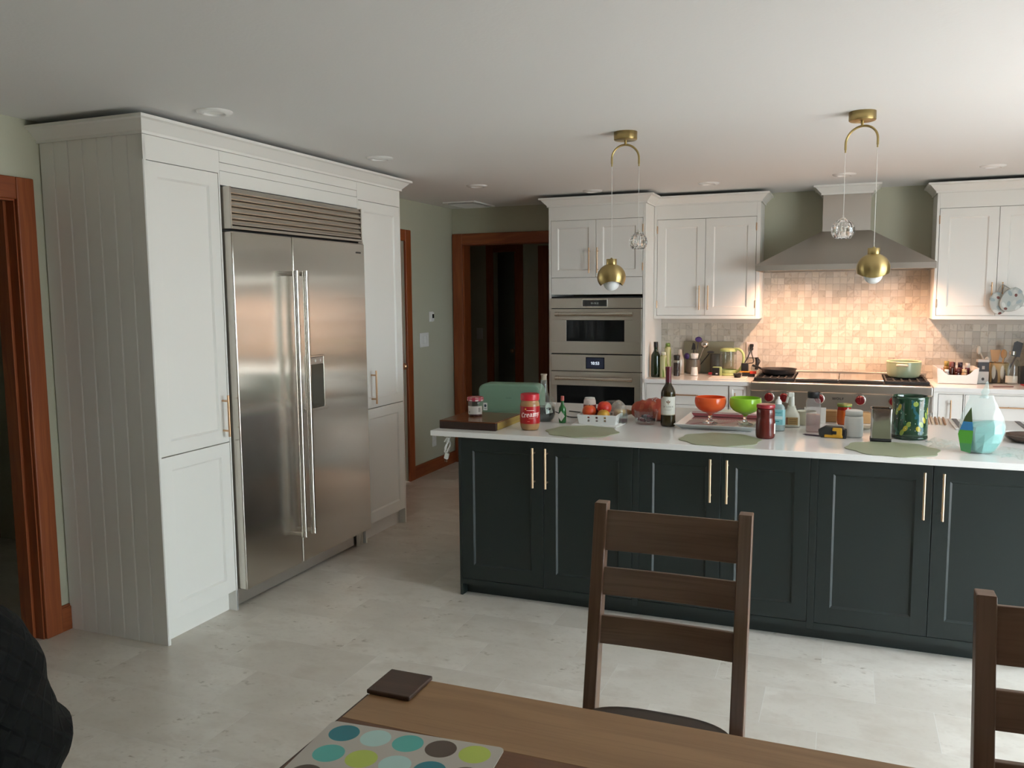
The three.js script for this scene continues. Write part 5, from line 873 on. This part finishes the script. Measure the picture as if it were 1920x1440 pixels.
{ // filled plastic bag
  const t = placed('plastic_bag', 'tied clear plastic bag with teal contents and green printed side', 'bag', 3.40, -1.27, E0, 0.0);
  const n = 14, R = (y, rx, rz, cx = 0, cz = 0, seed2 = 0) => Array.from({ length: n }, (_, i) => { const a = -(i + 0.5) / n * 2 * Math.PI, k = 1 + 0.06 * Math.sin(i * 2.7 + seed2 + y * 20); return [cx + rx * k * Math.cos(a), y, cz + rz * k * Math.sin(a)]; });
  mesh('contents', loft([R(0.004, 0.040, 0.038), R(0.014, 0.056, 0.048), R(0.05, 0.074, 0.058, 0.004), R(0.09, 0.082, 0.058, 0.006), R(0.118, 0.078, 0.05, 0.008, 0, 1), R(0.132, 0.058, 0.034, 0.022, 0, 2), R(0.142, 0.03, 0.02, 0.04, 0, 2)], false), M({ color: C(0.09, 0.44, 0.40), roughness: 0.4 }), t);
  const film = M({ color: C(0.92, 0.96, 0.95), transmission: 0.80, thickness: 0, roughness: 0.2, ior: 1.4 });
  mesh('film', loft([R(0.001, 0.044, 0.042), R(0.012, 0.062, 0.054), R(0.05, 0.080, 0.066, 0.002), R(0.09, 0.091, 0.068, 0.002), R(0.12, 0.090, 0.062, 0.002, 0, 0.4), R(0.16, 0.078, 0.046, 0, 0, 0.8), R(0.20, 0.064, 0.028, -0.002, 0, 1.2), R(0.235, 0.052, 0.014, -0.004, 0, 1.6), R(0.252, 0.046, 0.006, -0.006, 0, 2)], false), film, t);
  mesh('knot', loft([[0.240, 0.018], [0.254, 0.012], [0.266, 0.018], [0.280, 0.012], [0.295, 0.007], [0.312, 0.003]].map(([y, r], j) => R(y, r, r * 0.7, 0.004 + j * 0.002, 0, j)), false), FILM, t);
  const g = extrude([[-0.048, 0.012], [-0.010, 0.004], [-0.004, 0.10], [-0.014, 0.205], [-0.036, 0.165], [-0.062, 0.085]], 0.002), p = g.attributes.position, uv = g.attributes.uv; for (let i = 0; i < p.count; i++) uv.setXY(i, (p.getX(i) + 0.07) / 0.07, p.getY(i) / 0.21);
  mesh('printed_side', g.rotateY(-0.30).translate(-0.036, 0, 0.062), printed(64, 256, (c, w, h) => { c.fillStyle = '#3c5a2a'; c.fillRect(0, 0, w, h); c.fillStyle = '#4a5c38'; c.fillRect(0, 0, w, 90); c.fillStyle = '#3f7fae'; c.fillRect(0, 84, w, 52); c.fillStyle = '#57a03c'; c.fillRect(0, 130, w, 70); c.fillStyle = '#4f8f5a'; c.fillRect(0, 200, w, 56); }, 0.3), t);
  const sheet = (label, x, z, w, d, s) => { const o = placed('plastic_wrap', label, 'plastic wrap', x, z), gr = new THREE.PlaneGeometry(w, d, 14, 14).rotateX(-Math.PI / 2), q = gr.attributes.position; for (let i = 0; i < q.count; i++) { const u = q.getX(i) / w, v = q.getZ(i) / d; q.setXYZ(i, q.getX(i) * (1 + 0.2 * Math.sin(v * 9 + s)), 0.002 + 0.030 * Math.max(0, fbm(u + 0.5, v + 0.5, 5, 5, s, 3) - 0.35) * (1 - 1.6 * Math.max(Math.abs(u), Math.abs(v)) ** 2), q.getZ(i) * (1 + 0.2 * Math.sin(u * 8 + s))); } const f = flat(gr); f.computeVertexNormals(); mesh('film', f, FILM, o); };
  sheet('crumpled clear plastic wrap left of the tied bag', 3.27, -1.44, 0.12, 0.24, 91); sheet('crumpled clear plastic wrap right of the tied bag', 3.52, -1.28, 0.14, 0.26, 95);
}
{ // white cord hanging under the counter's free end
  const t = thing('extension_cord', 'white electric cord bundled under the free end of the island counter', 'cord', [0.893, HI - 0.028, -1.10]);
  const P = []; for (let i = 0; i <= 40; i++) { const s = i / 40, a = s * 15; P.push([0.014 * Math.cos(a) + 0.003 * Math.sin(i * 2), -0.006 - 0.085 * (0.5 + 0.5 * Math.sin(a * 0.8)) - s * 0.012, 0.012 * Math.sin(a)]); }
  mesh('wire', tube(P, 0.0042, 160, 8), PLASTIC_WHITE, t);
  mesh('clip', rbox(0.03, 0.012, 0.02, 0, -0.006, 0), PLASTIC_WHITE, t);
  mesh('plug', [at(rbox(0.022, 0.034, 0.018, 0, 0, 0, 0.005, 2).rotateZ(-0.3), -0.006, -0.115, 0)], PLASTIC_WHITE, t);
  mesh('prong', rbox(0.002, 0.016, 0.006, -0.016, -0.138, 0, 0.0005), POLISHED, t); mesh('prong', rbox(0.002, 0.016, 0.006, -0.006, -0.140, 0, 0.0005), POLISHED, t);
}

// ================================================================ THINGS ON THE BACK COUNTERS AND RANGE
const B0 = HC + 0.0004, onBack = (name, label, cat, x, z, turn = 0, group) => thing(name, label, cat, [x, B0, z], turn, group);
{
  let t = onBack('oil_bottle', 'tall dark green olive oil bottle against the oven tower', 'bottle', 1.418, -3.85);
  mesh('glass', smoothLathe([[0, 0.001], [0.034, 0.001], [0.037, 0.006], [0.037, 0.15], [0.034, 0.18], [0.020, 0.205], [0.015, 0.22], [0.015, 0.255], [0, 0.255]], 40, 24), M({ color: C(0.010, 0.022, 0.006), roughness: 0.08 }), t); mesh('cap', cyl(0.017, 0.04, 0, 0.264, 0), BLACK, t);
  const can = (label, x, z, h, k) => { const o = onBack('spray_can', label, 'spray can', x, z); mesh('can', lathe([[0, 0.001], [0.026, 0.001], [0.027, 0.005], [0.027, h * 0.82], [0.02, h * 0.88], [0, h * 0.88]], 24), printed(128, 128, (c, w, hh) => { c.fillStyle = '#b9b98a'; c.fillRect(0, 0, w, hh); c.fillStyle = '#6f8a3a'; for (let i = 0; i < 14; i++) { c.beginPath(); c.ellipse((i * 37) % w, (i * 29) % hh, 12, 7, i, 0, 7); c.fill(); } }), o); mesh('cap', lathe([[0, h], [0.014, h], [0.019, h * 0.97], [0.020, h * 0.88], [0, h * 0.87]], 24), k, o); };
  can('cooking spray can with pale cap beside the oil bottle', 1.484, -3.83, 0.205, col(0.66, 0.66, 0.50, 0.4)); can('cooking spray can with green cap behind the other can', 1.462, -4.12, 0.26, col(0.16, 0.26, 0.05, 0.4));
  t = onBack('pepper_grinder', 'clear grinder of dark peppercorns with black top', 'grinder', 1.566, -3.965);
  mesh('glass', lathe([[0, 0.001], [0.028, 0.001], [0.029, 0.004], [0.029, 0.12], [0.025, 0.13]], 20), CLEAR, t); mesh('peppercorns', cyl(0.026, 0.105, 0, 0.056, 0), col(0.03, 0.018, 0.016, 0.8), t); mesh('top', lathe([[0, 0.172], [0.024, 0.172], [0.027, 0.165], [0.023, 0.14], [0.025, 0.13], [0, 0.13]], 20), BLACK, t);
  t = onBack('salt_grinder', 'salt grinder with white cup-shaped top and white base', 'grinder', 1.695, -4.05);
  mesh('base', lathe([[0, 0.001], [0.029, 0.001], [0.030, 0.005], [0.024, 0.07], [0, 0.07]], 24), col(0.74, 0.72, 0.68, 0.4), t); mesh('glass', cyl(0.020, 0.07, 0, 0.105, 0, 0.019), CLEAR, t); mesh('top', lathe([[0, 0.182], [0.031, 0.182], [0.032, 0.176], [0.026, 0.14], [0, 0.138]], 24), col(0.74, 0.73, 0.70, 0.35), t);
  // utensil crock
  t = onBack('utensil_crock', 'round brown utensil crock behind the salt grinder', 'crock', 1.655, -4.235); mesh('crock', lathe([[0, 0.001], [0.052, 0.001], [0.060, 0.03], [0.060, 0.12], [0.054, 0.12], [0.052, 0.02], [0, 0.012]], 28), col(0.16, 0.13, 0.10, 0.4), t);
  const tool = (name, label, x0, y1, x1, geoHead, m, hm) => { const o = onBack(name, label, 'utensil', 1.655, -4.235); mesh('handle', rod([x0 * 0.3, 0.02, 0], [x1, y1, 0], 0.0045, 8), hm, o); mesh('head', at(geoHead, x1, y1, 0), m, o); };
  tool('spoon', 'purple spoon standing tallest in the utensil crock', 0.02, 0.27, 0.04, ball(0.03, 0, 0.016, 0, 0.95, 0.75, 0.4), col(0.09, 0.045, 0.20, 0.4), col(0.10, 0.08, 0.08, 0.5));
  tool('ladle', 'round steel ladle in the utensil crock', 0.05, 0.235, 0.092, ball(0.034, 0, 0.012, 0, 1, 1, 0.8), POLISHED, POLISHED);
  tool('spatula', 'dark spatula leaning left in the utensil crock', -0.02, 0.20, 0.0, at(extrude([[-0.018, 0], [0.018, 0], [0.012, 0.05], [-0.006, 0.06]], 0.004), 0, 0, 0), col(0.03, 0.028, 0.03, 0.5), BLACK);
  tool('whisk', 'thin whisk leaning right in the utensil crock', 0.05, 0.17, 0.13, ball(0.018, 0.01, 0.012, 0, 1.6, 0.6, 0.6), col(0.06, 0.05, 0.05, 0.5), BLACK);
  tool('masher', 'purple handled masher at the left of the utensil crock', -0.04, 0.135, -0.055, ball(0.022, 0, 0.01, 0, 1, 1.2, 0.6), col(0.07, 0.03, 0.13, 0.4), BLACK);
  t = onBack('canister', 'dark grey canister beside the utensil crock', 'canister', 1.84, -4.25); mesh('body', lathe([[0, 0.001], [0.048, 0.001], [0.050, 0.005], [0.050, 0.165], [0, 0.168]], 24), col(0.085, 0.075, 0.06, 0.4), t);
  t = onBack('red_tool', 'small red plastic tool lying by the canister', 'tool', 1.825, -4.16); mesh('head', [rbox(0.07, 0.02, 0.03, 0, 0.0105, 0, 0.008, 2), ball(0.016, 0.02, 0.018, 0, 1.3, 0.9, 1)], col(0.34, 0.025, 0.04, 0.4), t);
  t = onBack('pale_jar', 'pale cloudy glass jar behind the pepper grinder', 'jar', 1.555, -4.16); mesh('jar', lathe([[0, 0.001], [0.034, 0.001], [0.036, 0.006], [0.036, 0.12], [0.022, 0.16], [0.015, 0.205], [0, 0.205]], 24), M({ color: C(0.70, 0.68, 0.63), roughness: 0.2, transmission: 0.4, thickness: 0 }), t);
  // olive mat against the wall
  t = onBack('chopping_mat', 'olive chopping board standing against the backsplash', 'chopping board', 1.77, -4.30); mesh('board', at(rbox(0.415, 0.265, 0.006, 0, 0, 0, 0.003, 2).rotateX(-0.06), 0, 0.1345, -0.008), col(0.30, 0.28, 0.19, 0.55), t);
  // kettle
  t = onBack('electric_kettle', 'glass electric kettle with lime green handle and frame', 'kettle', 1.95, -4.16); t.scale.setScalar(1.06);
  const lime = col(0.42, 0.50, 0.20, 0.4);
  mesh('base', lathe([[0, 0.001], [0.07, 0.001], [0.072, 0.008], [0.066, 0.022], [0, 0.022]], 28), lime, t);
  mesh('glass', lathe([[0.062, 0.022], [0.064, 0.06], [0.062, 0.19]], 28), CLEAR, t);
  mesh('collar', lathe([[0.063, 0.022], [0.067, 0.022], [0.066, 0.045], [0.064, 0.045]], 28), lime, t); mesh('lid', [lathe([[0, 0.212], [0.04, 0.210], [0.06, 0.204], [0.064, 0.195], [0.064, 0.185], [0.061, 0.185]], 28)], lime, t);
  mesh('handle', tube([[0.045, 0.205, 0.02], [0.085, 0.202, 0.035], [0.115, 0.17, 0.045], [0.115, 0.10, 0.045], [0.092, 0.05, 0.035], [0.064, 0.03, 0.02]], 0.0105, 40, 10), lime, t);
  t = onBack('timer', 'small black square timer with lime shell left of the kettle', 'timer', 1.872, -4.05); mesh('shell', rbox(0.072, 0.076, 0.03, 0.004, 0.0384, -0.008, 0.006, 2), lime, t); mesh('face', rbox(0.058, 0.066, 0.012, -0.004, 0.037, 0.012, 0.004, 2), BLACK, t); mesh('screen', at(new THREE.PlaneGeometry(0.016, 0.008), 0.004, 0.022, 0.0185), col(0.8, 0.8, 0.8, 0.4), t);
  // white board with black cup
  t = onBack('white_board', 'white chopping board lying flat in front of the kettle', 'chopping board', 1.985, -3.90); mesh('board', rbox(0.28, 0.008, 0.23, 0, 0.0042, 0, 0.003, 2), col(0.74, 0.72, 0.66, 0.35), t);
  t = thing('black_cup', 'small black cup at the edge of the white chopping board', 'cup', [2.055, B0 + 0.0085, -3.90]); mesh('cup', lathe([[0, 0.001], [0.024, 0.001], [0.034, 0.03], [0.032, 0.031], [0.022, 0.006], [0, 0.006]], 24), BLACK, t);
  t = onBack('charger', 'black device with orange and red trim right of the kettle', 'device', 2.118, -4.10, 0.1); mesh('body', [rbox(0.10, 0.035, 0.08, 0, 0.018, 0, 0.008, 2), rbox(0.055, 0.075, 0.05, -0.03, 0.07, -0.01, 0.006, 2)], BLACK, t); mesh('trim', rbox(0.08, 0.010, 0.01, -0.03, 0.040, 0.036, 0.003), col(0.62, 0.26, 0.02, 0.4), t); mesh('red_plate', rbox(0.05, 0.022, 0.008, 0.035, 0.036, 0.038, 0.003), col(0.62, 0.04, 0.015, 0.4), t);
  t = thing('wall_plug', 'wall outlet with black plug and hanging black cables', 'outlet', [2.117, 1.12, ZB + 0.0108]); mesh('plate', rbox(0.09, 0.13, 0.006, 0, 0, 0.003, 0.003, 2), col(0.66, 0.60, 0.56, 0.4), t); mesh('plug', [rbox(0.03, 0.026, 0.03, 0, 0.035, 0.02, 0.006, 2), rbox(0.026, 0.024, 0.03, 0, 0.008, 0.02, 0.006, 2)], BLACK, t);
  mesh('cable', [tube([[0, 0.03, 0.035], [0.0, 0.01, 0.05], [-0.025, -0.06, 0.055], [-0.05, -0.12, 0.07], [-0.03, -0.15, 0.08]], 0.004, 30, 6), tube([[0, 0.005, 0.035], [0.005, -0.03, 0.05], [0.02, -0.10, 0.06], [-0.02, -0.11, 0.07], [-0.05, -0.13, 0.07]], 0.004, 30, 6), tube([[0.045, -0.06, 0.05], [0.05, -0.10, 0.055], [0.045, -0.16, 0.06]], 0.014, 16, 8), tube([[0.05, -0.06, 0.05], [0.07, -0.09, 0.05], [0.06, -0.12, 0.05]], 0.004, 16, 6)], BLACK, t);
}
{ // pan and pot on the range
  let t = thing('frying_pan', 'black frying pan on the left burner of the range', 'pan', [2.355, 0.9505, -4.02]);
  mesh('pan', smoothLathe([[0, 0.001], [0.105, 0.001], [0.118, 0.008], [0.134, 0.042], [0.137, 0.045], [0.130, 0.044], [0.112, 0.010], [0, 0.006]], 50, 40), IRON, t);
  mesh('handle', capped([[-0.128, 0.038, 0.0], [-0.16, 0.050, -0.02], [-0.20, 0.060, -0.05]], 0.009, 20, 8), BLACK, t);
  t = thing('cooking_pot', 'sage green pot with cream rim on the right burner', 'pot', [3.245, 0.9505, -4.03]);
  mesh('body', smoothLathe([[0, 0.001], [0.09, 0.001], [0.106, 0.010], [0.115, 0.04], [0.118, 0.118], [0.116, 0.118], [0.112, 0.04], [0.10, 0.014], [0, 0.01]], 60, 44), col(0.30, 0.36, 0.23, 0.25), t);
  mesh('rim', lathe([[0.110, 0.118], [0.114, 0.123], [0.120, 0.122], [0.121, 0.117], [0.117, 0.114]], 44), col(0.70, 0.62, 0.36, 0.4), t);
  for (const a of [-0.15, Math.PI - 0.15]) mesh('handle', tube([[-0.034, 0.095, 0.117], [-0.03, 0.098, 0.138], [0, 0.1, 0.146], [0.03, 0.098, 0.138], [0.034, 0.095, 0.117]], 0.008, 24, 8).rotateY(a), col(0.68, 0.56, 0.40, 0.4), t);
}
{ // white bin of spices
  let t = onBack('spice_bin', 'white open bin full of small spice bottles', 'bin', 3.59, -4.06, 0.05);
  const dip = []; for (let i = 0; i <= 10; i++) { const u = -0.10 + i * 0.02; dip.push([u, 0.105 - 0.040 * Math.min(1, (1 - Math.abs(u) / 0.105) * 3)]); }
  mesh('front', extrude([[-0.125, 0.001], [0.125, 0.001], [0.135, 0.118], [0.108, 0.108], ...dip.reverse(), [-0.108, 0.108], [-0.135, 0.118]], 0.004).translate(0, 0, 0.11), PLASTIC_WHITE, t);
  mesh('shell', [extrude([[-0.125, 0.001], [0.125, 0.001], [0.135, 0.118], [-0.135, 0.118]], 0.004).translate(0, 0, -0.115), prism([[-0.127, 0.001, 0.114], [-0.123, 0.001, 0.114], [-0.123, 0.001, -0.114], [-0.127, 0.001, -0.114]], [[-0.137, 0.118, 0.114], [-0.133, 0.118, 0.114], [-0.133, 0.118, -0.114], [-0.137, 0.118, -0.114]]), prism([[0.123, 0.001, 0.114], [0.127, 0.001, 0.114], [0.127, 0.001, -0.114], [0.123, 0.001, -0.114]], [[0.133, 0.118, 0.114], [0.137, 0.118, 0.114], [0.137, 0.118, -0.114], [0.133, 0.118, -0.114]]), span(-0.125, 0.125, 0.001, 0.005, -0.114, 0.114)], PLASTIC_WHITE, t);
  const SP = [[-0.105, 0.06, 0.10, 0.020, [0.30, 0.012, 0.010], [0.55, 0.02, 0.02], 'red topped spice jar at the left of the spice bin'], [-0.062, 0.07, 0.095, 0.019, [0.45, 0.45, 0.42], [0.70, 0.70, 0.68], 'pale spice jar with white lid in the spice bin'], [-0.03, 0.05, 0.15, 0.021, [0.06, 0.02, 0.012], [0.20, 0.06, 0.05], 'tall brown spice bottle in the spice bin'], [0.008, 0.075, 0.105, 0.021, [0.05, 0.014, 0.01], [0.09, 0.02, 0.02], 'short dark brown spice jar in the spice bin'], [0.03, 0.02, 0.145, 0.020, [0.12, 0.03, 0.03], [0.03, 0.015, 0.03], 'spice bottle with near-black cap in the spice bin'], [0.052, 0.075, 0.10, 0.021, [0.48, 0.30, 0.16], [0.55, 0.42, 0.26], 'tan spice tin at the right of the spice bin'], [0.078, 0.02, 0.14, 0.019, [0.10, 0.02, 0.04], [0.6, 0.55, 0.5], 'wine-red spice bottle with pale cap in the spice bin'], [0.102, 0.065, 0.09, 0.020, [0.06, 0.07, 0.02], [0.10, 0.10, 0.03], 'olive green spice jar at the right end of the spice bin'], [-0.055, -0.02, 0.15, 0.021, [0.30, 0.18, 0.06], [0.42, 0.33, 0.10], 'spice bottle with yellow cap at the back of the spice bin'], [-0.01, -0.05, 0.14, 0.020, [0.2, 0.05, 0.06], [0.05, 0.02, 0.04], 'wine-coloured spice bottle at the back of the spice bin']];
  for (const [x, z, h, r, c, k, label] of SP) { const o = thing('spice_jar', label, 'jar', [3.59 + x, B0 + 0.0055, -4.06 + z], 0, 'spice jars'); mesh('jar', lathe([[0, 0], [r, 0], [r, h * 0.68], [r * 0.75, h * 0.76], [0, h * 0.76]], 16), col(...c, 0.2), o); mesh('cap', lathe([[0, h], [r * 0.8, h], [r * 0.82, h * 0.76], [0, h * 0.76]], 16), col(...k, 0.4), o); }
  t = onBack('recipe_box', 'white and black standing carton right of the spice bin', 'carton', 3.765, -4.05, 0.1);
  mesh('carton', rbox(0.075, 0.175, 0.05, 0, 0.088, 0, 0.002), M({ map: print(64, 128, (c, w, h) => { c.fillStyle = '#b3afa8'; c.fillRect(0, 0, w, h); c.fillStyle = '#1c1a1c'; c.fillRect(0, 14, w, 50); c.fillStyle = '#9a938a'; c.fillRect(24, 34, 16, 18); c.fillStyle = '#2a2624'; c.beginPath(); c.arc(32, 104, 8, 0, 7); c.fill(); }), roughness: 0.5 }), t);
  t = onBack('utensil_jar', 'tan patterned jar full of wooden utensils', 'jar', 3.875, -4.14);
  mesh('jar', lathe([[0, 0.001], [0.068, 0.001], [0.072, 0.008], [0.072, 0.145], [0.066, 0.147], [0.064, 0.02], [0, 0.012]], 32), printed(256, 128, (c, w, h) => { c.fillStyle = '#a58a5e'; c.fillRect(0, 0, w, h); c.fillStyle = '#4a4038'; for (let i = 0; i < 8; i++) { c.beginPath(); c.ellipse(16 + i * 32, 86, 11, 16, 0.4, 0, 7); c.fill(); } c.fillStyle = '#c9c2b4'; for (let i = 0; i < 8; i++) { c.beginPath(); c.ellipse(12 + i * 32, 74, 8, 8, 0, 0, 7); c.fill(); } c.fillStyle = '#8f7448'; c.fillRect(0, 0, w, 8); }), t);
  const tl = (name, label, x0, x1, y1, head, c) => { const o = onBack(name, label, 'utensil', 3.875, -4.14); mesh('handle', rod([x0, 0.03, 0], [x1, y1, 0], 0.006, 8), c, o); mesh('head', at(head, x1, y1, 0), c, o); };
  const wd = col(0.40, 0.24, 0.11, 0.6), gy = col(0.42, 0.40, 0.34, 0.5);
  tl('wooden_spatula', 'wide wooden spatula standing in the tan jar', -0.01, -0.02, 0.155, extrude([[-0.02, 0], [0.02, 0], [0.034, 0.085], [-0.034, 0.085]], 0.006), wd); tl('wooden_spoon', 'wooden spoon leaning at the right of the tan jar', 0.02, 0.035, 0.19, ball(0.026, 0, 0.02, 0, 0.8, 1.3, 0.4), wd);
  tl('grey_spoon', 'pale grey spoon leaning far left out of the tan jar', -0.03, -0.115, 0.215, ball(0.024, -0.01, 0.022, 0, 0.7, 1.4, 0.35), gy); tl('tongs', 'dull grey tongs leaning left out of the tan jar', -0.04, -0.07, 0.15, ball(0.014, 0, 0.01, 0, 1.2, 2.0, 0.5), gy);
  tl('black_spatula', 'broad black spatula leaning right out of the tan jar', 0.04, 0.115, 0.20, at(extrude([[-0.034, 0], [0.020, -0.012], [0.038, 0.09], [0.0, 0.105], [-0.018, 0.095]], 0.006), 0, 0, 0), BLACK);
  t = onBack('glass_bottle', 'clear round-shouldered bottle with silver cap right of the tan jar', 'bottle', 3.948, -4.03); mesh('glass', smoothLathe([[0, 0.001], [0.048, 0.001], [0.052, 0.008], [0.052, 0.12], [0.045, 0.16], [0.022, 0.19], [0.017, 0.20], [0.017, 0.215]], 40, 28), CLEAR, t); mesh('cap', cyl(0.021, 0.024, 0, 0.226, 0), POLISHED, t); mesh('label', wrap(0.0528, 0.05, 0.04, toCam(3.948, -4.03), 1.6), col(0.62, 0.56, 0.46, 0.6), t);
  t = onBack('black_tumbler', 'tall black tumbler at the right edge of the back counter', 'tumbler', 4.035, -4.10); mesh('body', lathe([[0, 0.001], [0.034, 0.001], [0.040, 0.125], [0, 0.13]], 28), BLACK, t);
  t = onBack('blender_jug', 'grey blender jug with black lid at the right edge', 'blender', 4.12, -4.14); mesh('jug', lathe([[0, 0.001], [0.055, 0.001], [0.05, 0.06], [0.06, 0.26], [0, 0.262]], 28), col(0.16, 0.16, 0.155, 0.25), t); mesh('lid', lathe([[0, 0.30], [0.03, 0.30], [0.058, 0.29], [0.062, 0.262], [0, 0.262]], 28), BLACK, t);
  tag(mesh('red_cloth', [at(rbox(0.17, 0.008, 0.11, 0, 0, 0, 0.003, 2).rotateY(0.1), 4.09, B0 + 0.0045, -3.96)], col(0.33, 0.03, 0.04, 0.8), scene), 'red folded cloth at the right edge of the back counter', 'cloth');
  tag(mesh('thin_stick', rod([3.80, B0 + 0.0045, -3.79], [3.93, B0 + 0.0045, -3.82], 0.004, 8), col(0.22, 0.10, 0.08, 0.5), scene), 'thin brown stick lying on the right back counter', 'stick');
}
{ // two oven mitts hanging from the cabinet pull
  const pat = printed(256, 256, (c, w, h) => { c.fillStyle = '#b4bab6'; c.fillRect(0, 0, w, h); for (let i = 0; i < 34; i++) { c.fillStyle = ['#93a1a4', '#cdd1cd', '#9fadb2', '#c2c5c0'][i % 4]; c.beginPath(); c.ellipse((i * 83) % w, (i * 59) % h, 18, 10, i, 0, 7); c.fill(); } for (let i = 0; i < 9; i++) { c.fillStyle = '#6d4440'; c.beginPath(); c.ellipse((i * 101 + 30) % w, (i * 71 + 20) % h, 10, 8, i, 0, 7); c.fill(); } }, 0.8);
  const mitt = (label, x, y, z, sx, sy, rot) => {
    const t = thing('oven_mitt', label, 'oven mitt', [x, y, z]); const P = []; for (let i = 0; i < 40; i++) { const a = i / 40 * 2 * Math.PI, k = 1 + 0.05 * Math.sin(3 * a + 1) + (a > 1.2 && a < 2.0 ? 0.10 : 0); P.push([Math.cos(a) * sx * k, Math.sin(a) * sy * k]); }
    const g = extrude(P, 0.024, 0.010), p = g.attributes.position, uv = g.attributes.uv; for (let i = 0; i < p.count; i++) uv.setXY(i, p.getX(i) * 3.5 + 0.5, p.getY(i) * 3.5 + 0.5);
    mesh('pad', g.rotateZ(rot), pat, t); mesh('loop', tube([[0.0, sy * 0.9, 0.012], [-0.012, sy * 1.05, 0.012], [3.852 - x, 1.632 - y, ZU + 0.05 - z], [3.862 - x, 1.625 - y, ZU + 0.045 - z], [0.01, sy * 0.85, 0.012]], 0.003, 24, 6), col(0.40, 0.40, 0.37, 0.8), t);
  };
  mitt('floral grey oven mitt hanging in front on the cabinet pull', 3.908, 1.52, ZU + 0.068, 0.062, 0.075, -0.5);
  mitt('floral grey oven mitt hanging behind, at the left', 3.832, 1.497, ZU + 0.040, 0.050, 0.066, 0.2);
}

renderer.render(scene, camera);
